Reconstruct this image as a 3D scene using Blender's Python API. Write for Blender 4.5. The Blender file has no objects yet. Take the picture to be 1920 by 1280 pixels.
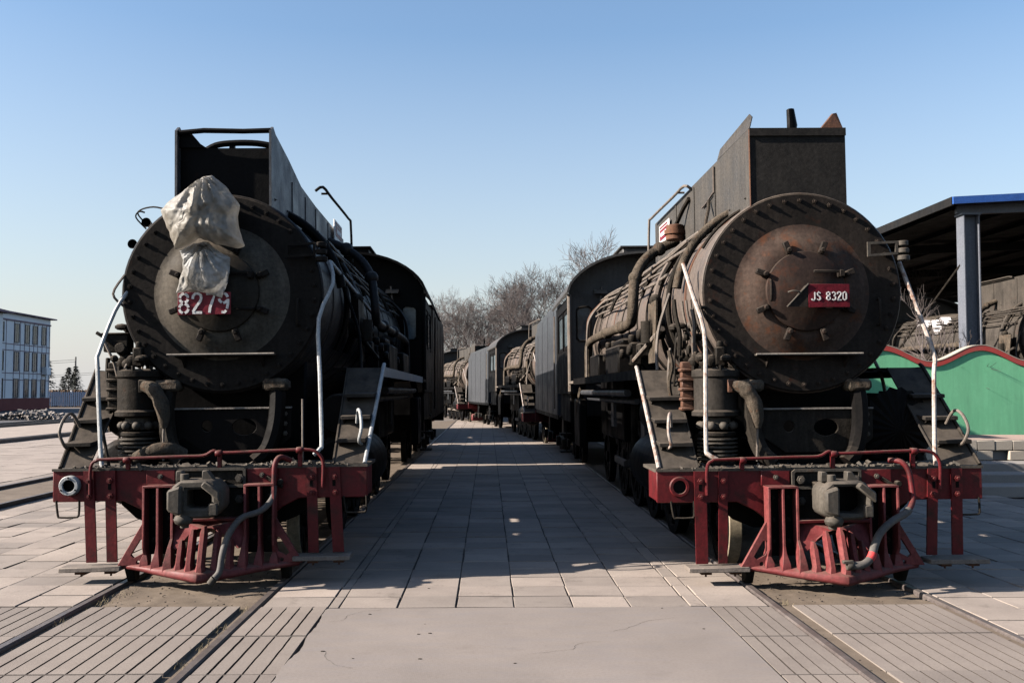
import bpy, bmesh, math, random
from mathutils import Vector, Matrix
import mathutils.noise as mnoise
R = math.radians
rnd = random.Random(7)
sc = bpy.context.scene
col = sc.collection

# ---------------------------------------------------------------- camera, sky, sun, exposure
cam_d = bpy.data.cameras.new('camera'); cam = bpy.data.objects.new('camera', cam_d); col.objects.link(cam)
cam_d.sensor_width = 36.0; cam_d.sensor_fit = 'HORIZONTAL'; cam_d.lens = 36.0 * 1870 / 1920
cam_d.clip_start = 0.1; cam_d.clip_end = 6000
cam.location = (0, 0, 1.84)
cam.rotation_mode = 'XYZ'
cam.rotation_euler = (R(90 + 2.8471), 0, R(-1.3768))
sc.camera = cam

SUN_DIR = Vector((1.0, 0.165, -0.535)).normalized()          # the way the light travels
ELEV = math.asin(-SUN_DIR.z)
AZ = math.atan2(-SUN_DIR.x, -SUN_DIR.y)                     # clockwise from +Y
world = bpy.data.worlds.new('World'); sc.world = world; world.use_nodes = True
wn = world.node_tree.nodes; wl = world.node_tree.links
bg = wn['Background']; sky = wn.new('ShaderNodeTexSky'); sky.sky_type = 'NISHITA'
sky.sun_disc = False; sky.sun_elevation = ELEV; sky.sun_rotation = AZ
sky.altitude = 50; sky.air_density = 1.25; sky.dust_density = 1.6; sky.ozone_density = 3.6
tcw = wn.new('ShaderNodeTexCoord'); sx = wn.new('ShaderNodeSeparateXYZ'); wl.new(tcw.outputs['Generated'], sx.inputs[0])
hz_r = wn.new('ShaderNodeValToRGB'); he = hz_r.color_ramp.elements
he[0].position = 0.0; he[0].color = (0.72, 0.72, 0.72, 1); he[1].position = 0.34; he[1].color = (0, 0, 0, 1)
e_ = he.new(0.12); e_.color = (0.36, 0.36, 0.36, 1)
wl.new(sx.outputs['Z'], hz_r.inputs[0])
tint = wn.new('ShaderNodeMix'); tint.data_type = 'RGBA'; tint.blend_type = 'MULTIPLY'; tint.inputs['Factor'].default_value = 1.0
tint.inputs[7].default_value = (0.97, 0.985, 1.01, 1); wl.new(sky.outputs[0], tint.inputs[6])
hzm = wn.new('ShaderNodeMix'); hzm.data_type = 'RGBA'; wl.new(hz_r.outputs[0], hzm.inputs['Factor']); wl.new(tint.outputs[2], hzm.inputs[6])
hzm.inputs[7].default_value = (4.25, 4.2, 4.3, 1)
wl.new(hzm.outputs[2], bg.inputs[0]); bg.inputs[1].default_value = 0.057
sun_d = bpy.data.lights.new('sun', 'SUN'); sun = bpy.data.objects.new('sun', sun_d); col.objects.link(sun)
sun_d.energy = 5.0; sun_d.angle = R(0.5); sun_d.color = (1.0, 0.90, 0.80)
sun.rotation_euler = SUN_DIR.to_track_quat('-Z', 'Y').to_euler()
sun.location = (-30, -5, 30)
vs = sc.view_settings; vs.view_transform = 'Standard'; vs.look = 'None'; vs.exposure = 1.80; vs.gamma = 1.0
vs.use_curve_mapping = False
sc.render.engine = 'CYCLES'
sc.cycles.use_denoising = True
sc.cycles.max_bounces = 6; sc.cycles.diffuse_bounces = 0

# ---------------------------------------------------------------- materials
def new_mat(name):
    m = bpy.data.materials.new(name); m.use_nodes = True
    nt = m.node_tree; return m, nt, nt.nodes['Principled BSDF']

def coords(nt, scale=(1, 1, 1), kind='Object'):
    tc = nt.nodes.new('ShaderNodeTexCoord'); mp = nt.nodes.new('ShaderNodeMapping')
    mp.inputs['Scale'].default_value = scale
    nt.links.new(tc.outputs[kind], mp.inputs[0]); return mp.outputs[0]

def noise(nt, vec, scale, detail=6, rough=0.6):
    n = nt.nodes.new('ShaderNodeTexNoise'); n.inputs['Scale'].default_value = scale
    n.inputs['Detail'].default_value = detail; n.inputs['Roughness'].default_value = rough
    nt.links.new(vec, n.inputs['Vector']); return n.outputs['Fac']

def ramp(nt, fac, a, b, ca=(0, 0, 0, 1), cb=(1, 1, 1, 1)):
    r = nt.nodes.new('ShaderNodeValToRGB'); e = r.color_ramp.elements
    e[0].position = a; e[1].position = b; e[0].color = ca; e[1].color = cb
    nt.links.new(fac, r.inputs[0]); return r.outputs[0]

def mix(nt, fac, a, b, blend='MIX'):
    n = nt.nodes.new('ShaderNodeMix'); n.data_type = 'RGBA'; n.blend_type = blend
    for s, v in ((n.inputs['Factor'], fac), (n.inputs[6], a), (n.inputs[7], b)):
        if isinstance(v, bpy.types.NodeSocket): nt.links.new(v, s)
        elif isinstance(v, (int, float)): s.default_value = v
        else: s.default_value = (*v, 1) if len(v) == 3 else v
    return n.outputs[2]

def mul(nt, a, b):
    n = nt.nodes.new('ShaderNodeMath'); n.operation = 'MULTIPLY'
    for s, v in ((n.inputs[0], a), (n.inputs[1], b)):
        if isinstance(v, bpy.types.NodeSocket): nt.links.new(v, s)
        else: s.default_value = v
    return n.outputs[0]

def bump(nt, p, fac, strength=0.3, dist=0.01):
    b = nt.nodes.new('ShaderNodeBump'); b.inputs['Strength'].default_value = strength; b.inputs['Distance'].default_value = dist
    nt.links.new(fac, b.inputs['Height']); nt.links.new(b.outputs[0], p.inputs['Normal'])

def up_mask(nt, lo=0.35, hi=0.9):
    g = nt.nodes.new('ShaderNodeNewGeometry'); s = nt.nodes.new('ShaderNodeSeparateXYZ')
    nt.links.new(g.outputs['True Normal'], s.inputs[0])
    return ramp(nt, s.outputs['Z'], lo, hi)

DUST = (0.095, 0.078, 0.062)
def metal(name, c1, c2, rust=(0.16, 0.06, 0.03), rust_amt=0.3, dust=0.7, rough=0.62, streak=0.4, spec=0.4, bumpy=0.25, scale=1.0, tone=0.5):
    c1, c2, rust = (tuple(k * tone for k in c) for c in (c1, c2, rust))
    m, nt, p = new_mat(name)
    v = coords(nt); vst = coords(nt, (7, 7, 0.7))
    n1 = noise(nt, v, 2.3 * scale, 8, 0.65)
    base = mix(nt, ramp(nt, n1, 0.32, 0.68), c1, c2)
    st = ramp(nt, noise(nt, vst, 1.6 * scale, 5, 0.6), 0.46, 0.72)
    base = mix(nt, mul(nt, st, streak), base, tuple(min(1, k * 1.6) for k in c2))
    sp = ramp(nt, noise(nt, v, 26 * scale, 6, 0.75), 0.3, 0.7, (0.55, 0.55, 0.55, 1), (1.4, 1.4, 1.4, 1))
    base = mix(nt, 0.8, base, sp, 'MULTIPLY')
    rm = ramp(nt, noise(nt, v, 5.5 * scale, 10, 0.72), 0.66 - 0.3 * rust_amt, 0.78 - 0.2 * rust_amt)
    base = mix(nt, mul(nt, rm, min(1.0, 0.45 + rust_amt)), base, rust)
    dn = ramp(nt, noise(nt, v, 6, 6, 0.6), 0.25, 0.6)
    base = mix(nt, mul(nt, mul(nt, up_mask(nt), dn), dust), base, DUST)
    nt.links.new(base, p.inputs['Base Color'])
    rr = ramp(nt, n1, 0.3, 0.75, (rough - .12,) * 3 + (1,), (min(1, rough + .2),) * 3 + (1,))
    nt.links.new(rr, p.inputs['Roughness'])
    p.inputs['Specular IOR Level'].default_value = spec
    bp = nt.nodes.new('ShaderNodeMath'); bp.operation = 'MULTIPLY_ADD'; bp.inputs[1].default_value = 3.2
    nt.links.new(noise(nt, v, 4.5 * scale, 3, 0.55), bp.inputs[0]); nt.links.new(noise(nt, v, 38 * scale, 5, 0.7), bp.inputs[2])
    bump(nt, p, bp.outputs[0], bumpy, 0.007)
    return m

M = {}
M['black'] = metal('grimy_black_steel', (0.012, 0.011, 0.011), (0.034, 0.03, 0.028), rust_amt=0.10, dust=0.55, rough=0.6, spec=0.05, tone=0.16)
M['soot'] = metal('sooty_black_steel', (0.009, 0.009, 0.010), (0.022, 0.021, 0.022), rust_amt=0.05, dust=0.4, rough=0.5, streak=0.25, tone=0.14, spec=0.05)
M['front_l'] = metal('black_smokebox_steel', (0.030, 0.026, 0.023), (0.058, 0.050, 0.044), rust_amt=0.14, dust=0.45, rough=0.55, spec=0.05, tone=0.23)
M['front_r'] = metal('rusty_smokebox_steel', (0.034, 0.029, 0.025), (0.070, 0.056, 0.047), rust=(0.14, 0.05, 0.03), rust_amt=0.26, dust=0.45, rough=0.6, spec=0.05, tone=0.3)
M['door_r'] = metal('rusty_door_steel', (0.060, 0.040, 0.033), (0.11, 0.072, 0.056), rust=(0.19, 0.072, 0.04), rust_amt=0.45, dust=0.4, rough=0.58, tone=0.26, spec=0.1)
M['door_l'] = metal('dusty_door_steel', (0.075, 0.066, 0.055), (0.14, 0.122, 0.10), rust=(0.12, 0.06, 0.03), rust_amt=0.25, dust=0.4, rough=0.5, tone=0.2, spec=0.06)
M['side_r'] = metal('dusty_boiler_steel', (0.095, 0.077, 0.066), (0.155, 0.122, 0.10), rust=(0.20, 0.095, 0.055), rust_amt=0.28, dust=0.5, rough=0.6, tone=0.55, spec=0.25)
M['side_l'] = metal('black_boiler_steel', (0.016, 0.016, 0.018), (0.05, 0.05, 0.054), rust_amt=0.08, dust=0.4, rough=0.5, tone=0.2, spec=0.15)
M['casing_r'] = metal('brown_grey_casing_steel', (0.090, 0.083, 0.075), (0.135, 0.122, 0.108), rust=(0.15, 0.06, 0.035), rust_amt=0.13, dust=0.4, rough=0.55, streak=0.35, tone=0.37, spec=0.1)
M['shaded_plate'] = metal('shaded_brown_plate', (0.034, 0.032, 0.030), (0.06, 0.055, 0.05), rust=(0.09, 0.05, 0.035), rust_amt=0.1, dust=0.3, rough=0.6, streak=0.3, tone=0.35, spec=0.05)  # casing steel made darker: shade on the front painted into the colour
M['casing_l'] = metal('weathered_blue_grey_casing_steel', (0.035, 0.04, 0.05), (0.15, 0.165, 0.19), rust=(0.012, 0.012, 0.013), rust_amt=0.45, dust=0.3, rough=0.5, streak=0.6, tone=0.26)
M['red_fin'] = metal('orange_red_edge_paint', (0.20, 0.05, 0.03), (0.13, 0.035, 0.025), rust_amt=0.3)
M['red'] = metal('worn_red_paint', (0.14, 0.012, 0.016), (0.21, 0.018, 0.022), rust=(0.045, 0.014, 0.012), dust=0.75, rough=0.5, streak=0.25, tone=0.38, spec=0.2, rust_amt=0.5)
M['red_pilot'] = metal('dusty_red_paint', (0.20, 0.03, 0.033), (0.30, 0.085, 0.08), rust=(0.10, 0.03, 0.025), dust=0.55, rough=0.6, streak=0.2, spec=0.2, rust_amt=0.5, tone=0.46)
M['plate_red'] = metal('crimson_plate_paint', (0.20, 0.010, 0.024), (0.25, 0.014, 0.03), rust=(0.1, 0.02, 0.02), rust_amt=0.05, dust=0.2, rough=0.45, streak=0.1, tone=0.5, spec=0.2)
M['plate_dull'] = metal('dull_crimson_plate_paint', (0.20, 0.016, 0.03), (0.25, 0.024, 0.04), rust=(0.07, 0.03, 0.03), rust_amt=0.25, dust=0.3, rough=0.6, streak=0.2, spec=0.1, tone=0.36)
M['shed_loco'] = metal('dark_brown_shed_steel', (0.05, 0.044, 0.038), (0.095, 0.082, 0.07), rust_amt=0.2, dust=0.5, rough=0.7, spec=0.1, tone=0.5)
M['ring_l'] = metal('dust_coated_ring_steel', (0.085, 0.074, 0.06), (0.15, 0.13, 0.105), rust=(0.10, 0.05, 0.03), rust_amt=0.2, dust=0.4, rough=0.7, spec=0.06, tone=0.45)
M['ring_r'] = metal('rust_coated_ring_steel', (0.075, 0.05, 0.04), (0.13, 0.09, 0.07), rust=(0.20, 0.075, 0.035), rust_amt=0.5, dust=0.4, rough=0.7, spec=0.08, tone=0.42)
M['dusty'] = metal('dusty_cast_steel', (0.085, 0.075, 0.062), (0.16, 0.14, 0.115), rust=(0.17, 0.075, 0.035), rust_amt=0.25, dust=0.6, rough=0.7, spec=0.2, tone=0.36)
M['grime'] = metal('oily_grime_steel', (0.028, 0.024, 0.02), (0.075, 0.064, 0.052), rust=(0.11, 0.05, 0.03), rust_amt=0.22, dust=0.7, rough=0.65, scale=1.6, bumpy=0.5, tone=0.28, spec=0.05)
M['ladder'] = metal('dirty_ladder_steel', (0.058, 0.052, 0.046), (0.105, 0.092, 0.08), rust=(0.10, 0.05, 0.03), rust_amt=0.15, dust=0.6, rough=0.6, spec=0.05, tone=0.3)
M['white_r'] = metal('chipped_white_paint', (0.60, 0.52, 0.46), (0.74, 0.68, 0.62), rust=(0.30, 0.12, 0.055), dust=0.1, rough=0.5, scale=2.2, rust_amt=0.62, tone=0.4)
M['white_l'] = metal('cold_white_paint', (0.60, 0.62, 0.62), (0.74, 0.75, 0.74), rust=(0.14, 0.09, 0.06), dust=0.1, rough=0.45, scale=2.2, rust_amt=0.2, tone=0.4)
M['white'] = metal('white_lettering_paint', (0.70, 0.68, 0.66), (0.8, 0.78, 0.76), rust=(0.3, 0.12, 0.12), rust_amt=0.12, dust=0.0, rough=0.5, scale=3, tone=0.6)
M['pipe'] = metal('dusty_pipe_steel', (0.10, 0.085, 0.072), (0.21, 0.175, 0.145), rust=(0.19, 0.085, 0.045), rust_amt=0.3, dust=0.5, rough=0.6, scale=2, spec=0.25, tone=0.6)
M['lag'] = metal('lagged_pipe_wrap', (0.045, 0.038, 0.03), (0.24, 0.195, 0.15), rust=(0.22, 0.10, 0.05), rust_amt=0.34, dust=0.4, rough=0.85, scale=2.6, bumpy=0.9, tone=0.34, spec=0.05)
M['rust'] = metal('bare_rust', (0.16, 0.065, 0.035), (0.27, 0.11, 0.05), rust_amt=0.4, dust=0.3, rough=0.8, scale=2, tone=0.3)
M['tyre'] = metal('pale_wheel_tread', (0.36, 0.30, 0.21), (0.46, 0.39, 0.28), rust=(0.2, 0.12, 0.06), rust_amt=0.15, dust=0.2, rough=0.5)
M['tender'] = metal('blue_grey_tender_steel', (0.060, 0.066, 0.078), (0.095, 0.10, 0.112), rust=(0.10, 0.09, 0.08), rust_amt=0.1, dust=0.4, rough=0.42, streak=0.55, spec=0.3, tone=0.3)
M['roof'] = metal('grey_cab_roof_steel', (0.05, 0.047, 0.045), (0.085, 0.078, 0.07), rust_amt=0.15, dust=0.6, rough=0.6, tone=0.35)
M['coal'] = metal('coal', (0.012, 0.012, 0.012), (0.03, 0.028, 0.027), rust_amt=0.0, dust=0.2)
M['hose'] = metal('grey_rubber_hose', (0.085, 0.08, 0.076), (0.13, 0.12, 0.11), rust=(0.17, 0.03, 0.03), rust_amt=0.12, dust=0.4, rough=0.7)
M['hose_band'] = metal('bright_red_band', (0.5, 0.035, 0.04), (0.56, 0.05, 0.05), rust_amt=0.0, dust=0.1, tone=0.7)
M['steel_blue'] = metal('blue_grey_paint', (0.23, 0.25, 0.30), (0.28, 0.30, 0.35), rust_amt=0.02, dust=0.1, rough=0.5, streak=0.15, tone=0.32)
M['blue'] = metal('bright_blue_sheet', (0.03, 0.12, 0.46), (0.04, 0.15, 0.53), rust_amt=0.0, dust=0.15, rough=0.4, streak=0.1, tone=0.5)
M['shed_dark'] = metal('dark_shed_sheet', (0.03, 0.03, 0.03), (0.055, 0.052, 0.05), rust_amt=0.1, dust=0.1, tone=0.2, spec=0.1)
M['wood'] = metal('grey_weathered_board', (0.19, 0.155, 0.13), (0.27, 0.225, 0.19), rust=(0.10, 0.07, 0.05), rust_amt=0.12, dust=0.3, rough=0.8, scale=2)

def glass_mat():
    m, nt, p = new_mat('dusty_blue_pane')
    v = coords(nt)
    c = mix(nt, ramp(nt, noise(nt, v, 3, 5), 0.35, 0.7), (0.02, 0.03, 0.036), (0.08, 0.11, 0.125))
    nt.links.new(c, p.inputs['Base Color']); p.inputs['Roughness'].default_value = 0.15
    return m
M['glass'] = glass_mat()

def concrete(name, c1, c2, scale=1.0, per_object=0.16, stain=(0.16, 0.13, 0.11), stain_amt=0.3, combed=False, tone=0.56, streaks=0.0):
    c1, c2, stain = (tuple(k * tone for k in c) for c in (c1, c2, stain))
    m, nt, p = new_mat(name)
    v = coords(nt); tc = nt.nodes.new('ShaderNodeTexCoord')
    geo = nt.nodes.new('ShaderNodeNewGeometry')
    wv = nt.nodes.new('ShaderNodeMapping'); nt.links.new(geo.outputs['Position'], wv.inputs[0]); wv = wv.outputs[0]
    n1 = noise(nt, wv, 1.1 * scale, 8, 0.65); n2 = noise(nt, wv, 55 * scale, 5, 0.75)
    c = mix(nt, ramp(nt, n1, 0.33, 0.67), c1, c2)
    c = mix(nt, mul(nt, ramp(nt, n2, 0.44, 0.72), 0.30), c, stain)
    n3 = noise(nt, wv, 2.7 * scale, 9, 0.75)
    c = mix(nt, mul(nt, ramp(nt, n3, 0.56, 0.76), stain_amt), c, stain)
    if streaks:
        ms = nt.nodes.new('ShaderNodeMapping'); ms.inputs['Scale'].default_value = (3.2, 3.2, .35); nt.links.new(geo.outputs['Position'], ms.inputs[0])
        c = mix(nt, mul(nt, ramp(nt, noise(nt, ms.outputs[0], 1.4, 7, 0.65), 0.42, 0.75), streaks), c, stain)
        gz = nt.nodes.new('ShaderNodeSeparateXYZ'); nt.links.new(geo.outputs['Position'], gz.inputs[0])
        c = mix(nt, mul(nt, ramp(nt, noise(nt, wv, 3.5, 6, .7), .5, .62), .5), c, tuple(k * .8 for k in c2))
    if combed:
        ms = nt.nodes.new('ShaderNodeMapping'); ms.inputs['Scale'].default_value = (1.2, 6, 1); nt.links.new(geo.outputs['Position'], ms.inputs[0])
        c = mix(nt, mul(nt, ramp(nt, noise(nt, ms.outputs[0], 1.5, 6, 0.6), 0.45, 0.75), 0.4), c, (0.135, 0.127, 0.13))
    oi = nt.nodes.new('ShaderNodeObjectInfo')
    hv = ramp(nt, oi.outputs['Random'], 0.0, 1.0, (1 - per_object,) * 3 + (1,), (1 + per_object * .5, 1 + per_object * .4, 1 + per_object * .3, 1))
    c = mix(nt, 1.0, c, hv, 'MULTIPLY')
    nt.links.new(c, p.inputs['Base Color']); p.inputs['Roughness'].default_value = 0.85
    p.inputs['Specular IOR Level'].default_value = 0.25
    if combed:
        w = nt.nodes.new('ShaderNodeTexWave'); w.bands_direction = 'X'; w.inputs['Scale'].default_value = 26; w.inputs['Distortion'].default_value = 1.5
        nt.links.new(geo.outputs['Position'], w.inputs['Vector'])
        ad = nt.nodes.new('ShaderNodeMath'); ad.operation = 'MULTIPLY_ADD'; ad.inputs[1].default_value = 0.25
        nt.links.new(w.outputs['Fac'], ad.inputs[0]); nt.links.new(n2, ad.inputs[2]); bump(nt, p, ad.outputs[0], 0.3, 0.002)
    else:
        bump(nt, p, n2, 0.45, 0.004)
    return m
M['tile'] = concrete('pinkish_concrete_tile', (0.30, 0.258, 0.228), (0.405, 0.350, 0.308), stain=(0.12, 0.10, 0.085), stain_amt=0.9, per_object=0.26, tone=0.62)
M['slab'] = concrete('smooth_concrete_slab', (0.335, 0.29, 0.26), (0.42, 0.362, 0.322), scale=0.8, per_object=0.0, stain_amt=0.34, combed=True, tone=0.435)
M['panel'] = concrete('grooved_concrete_panel', (0.32, 0.272, 0.24), (0.40, 0.345, 0.302), per_object=0.1, stain_amt=0.28, tone=0.45)
M['joint'] = concrete('joint_dirt', (0.085, 0.068, 0.056), (0.14, 0.112, 0.092), scale=2, per_object=0.0, tone=0.28)
M['dirt'] = concrete('brown_dirt', (0.17, 0.13, 0.095), (0.26, 0.205, 0.155), scale=2.5, per_object=0.0, stain=(0.09, 0.07, 0.05), stain_amt=0.6, tone=0.5)
M['ground'] = concrete('far_ground', (0.17, 0.145, 0.13), (0.26, 0.225, 0.20), scale=0.25, per_object=0.0)
M['dark_ground'] = concrete('dark_cinder_ground', (0.075, 0.075, 0.085), (0.13, 0.125, 0.13), scale=0.5, per_object=0.0)
M['stone'] = concrete('pale_stone_block', (0.52, 0.46, 0.38), (0.62, 0.56, 0.47), per_object=0.2, stain_amt=0.15)
M['step'] = concrete('grey_concrete_step', (0.33, 0.31, 0.29), (0.42, 0.39, 0.36), per_object=0.1)
M['pinkpave'] = concrete('pink_platform_paving', (0.46, 0.33, 0.28), (0.52, 0.39, 0.33), per_object=0.0)
M['green'] = concrete('green_painted_wall', (0.10, 0.31, 0.165), (0.125, 0.345, 0.19), per_object=0.0, stain=(0.075, 0.20, 0.115), stain_amt=0.5, streaks=0.75, tone=1.3)
M['capred'] = concrete('red_wall_cap_paint', (0.42, 0.045, 0.04), (0.47, 0.06, 0.05), per_object=0.0, stain_amt=0.1, tone=0.72, streaks=0.4)
M['bwall'] = concrete('white_tiled_wall', (0.62, 0.62, 0.63), (0.68, 0.68, 0.69), scale=0.4, per_object=0.0, stain_amt=0.06, tone=1.2)
M['bline'] = concrete('mauve_wall_band', (0.36, 0.25, 0.30), (0.40, 0.29, 0.34), per_object=0.0)
M['bred'] = concrete('brick_red_plinth', (0.27, 0.075, 0.07), (0.32, 0.10, 0.09), per_object=0.0)
M['rubble'] = concrete('pale_rubble', (0.34, 0.30, 0.27), (0.55, 0.50, 0.46), per_object=0.3)
M['sunlit_edge'] = metal('sunlit_edge_steel', (0.22, 0.19, 0.16), (0.34, 0.30, 0.26), rust=(0.12, 0.07, 0.05), rust_amt=0.2, dust=0.3, rough=0.8, scale=2)  # pale base paints in the sunlit line of the edge, plus rust and dust
M['rail'] = metal('worn_rail_steel', (0.11, 0.09, 0.085), (0.17, 0.145, 0.135), rust=(0.12, 0.065, 0.045), rust_amt=0.3, dust=0.25, rough=0.45, streak=0.0)
M['bark'] = metal('brown_grey_bark', (0.11, 0.088, 0.082), (0.18, 0.148, 0.138), rust_amt=0.0, dust=0.0, rough=0.9, streak=0.0)
M['conifer'] = metal('dark_conifer_needles', (0.02, 0.03, 0.025), (0.045, 0.055, 0.045), rust_amt=0.0, dust=0.0, rough=0.9, streak=0.0)
M['reed'] = metal('dry_reed', (0.22, 0.13, 0.075), (0.32, 0.20, 0.12), rust_amt=0.0, dust=0.0, rough=0.9, streak=0.0)
M['straw'] = metal('dry_straw_grass', (0.28, 0.22, 0.12), (0.4, 0.32, 0.18), rust_amt=0.0, dust=0.0, rough=0.9, streak=0.0)
M['fence'] = metal('blue_fence_paint', (0.05, 0.11, 0.24), (0.07, 0.14, 0.28), rust_amt=0.05, dust=0.1)
M['wood_pole'] = metal('grey_pole', (0.16, 0.15, 0.14), (0.2, 0.19, 0.18), rust_amt=0.0, dust=0.0)

def plastic(name, c, trans, clear=0.0):
    m, nt, p = new_mat(name)
    v = coords(nt)
    cc = mix(nt, ramp(nt, noise(nt, v, 3.4, 6, 0.6), 0.35, 0.65), c, tuple(k * e_ for k, e_ in zip(c, (0.62, 0.57, 0.50))))
    nt.links.new(cc, p.inputs['Base Color']); p.inputs['Roughness'].default_value = 0.5; p.inputs['Specular IOR Level'].default_value = 0.3
    tr = nt.nodes.new('ShaderNodeBsdfTranslucent'); nt.links.new(cc, tr.inputs[0])
    mx = nt.nodes.new('ShaderNodeMixShader'); mx.inputs[0].default_value = trans
    nt.links.new(p.outputs[0], mx.inputs[1]); nt.links.new(tr.outputs[0], mx.inputs[2])
    tp = nt.nodes.new('ShaderNodeBsdfTransparent'); m2 = nt.nodes.new('ShaderNodeMixShader')
    thin = ramp(nt, noise(nt, v, 7, 5, 0.6), 0.35, 0.7, (clear * .4,) * 3 + (1,), (min(1, clear * 1.5),) * 3 + (1,))
    nt.links.new(thin, m2.inputs[0]); nt.links.new(mx.outputs[0], m2.inputs[1]); nt.links.new(tp.outputs[0], m2.inputs[2])
    nt.links.new(m2.outputs[0], nt.nodes['Material Output'].inputs['Surface'])
    vc = nt.nodes.new('ShaderNodeTexVoronoi'); vc.feature = 'DISTANCE_TO_EDGE'; vc.inputs['Scale'].default_value = 6
    wn_ = nt.nodes.new('ShaderNodeTexNoise'); wn_.inputs['Scale'].default_value = 5; nt.links.new(v, wn_.inputs['Vector'])
    vm = nt.nodes.new('ShaderNodeVectorMath'); vm.operation = 'MULTIPLY_ADD'; vm.inputs[1].default_value = (.35, .35, .35); nt.links.new(wn_.outputs['Color'], vm.inputs[0]); nt.links.new(v, vm.inputs[2]); nt.links.new(vm.outputs[0], vc.inputs['Vector'])
    bump(nt, p, ramp(nt, vc.outputs['Distance'], 0.0, 0.2), 0.32, 0.02)
    return m
M['bag'] = plastic('cream_plastic_sheet', (0.35, 0.34, 0.315), 0.4, 0.16)
M['bag2'] = plastic('clear_grey_plastic_sheet', (0.50, 0.51, 0.51), 0.45, 0.36)
M['cloth'] = plastic('white_rag', (0.4, 0.4, 0.43), 0.1)

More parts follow.
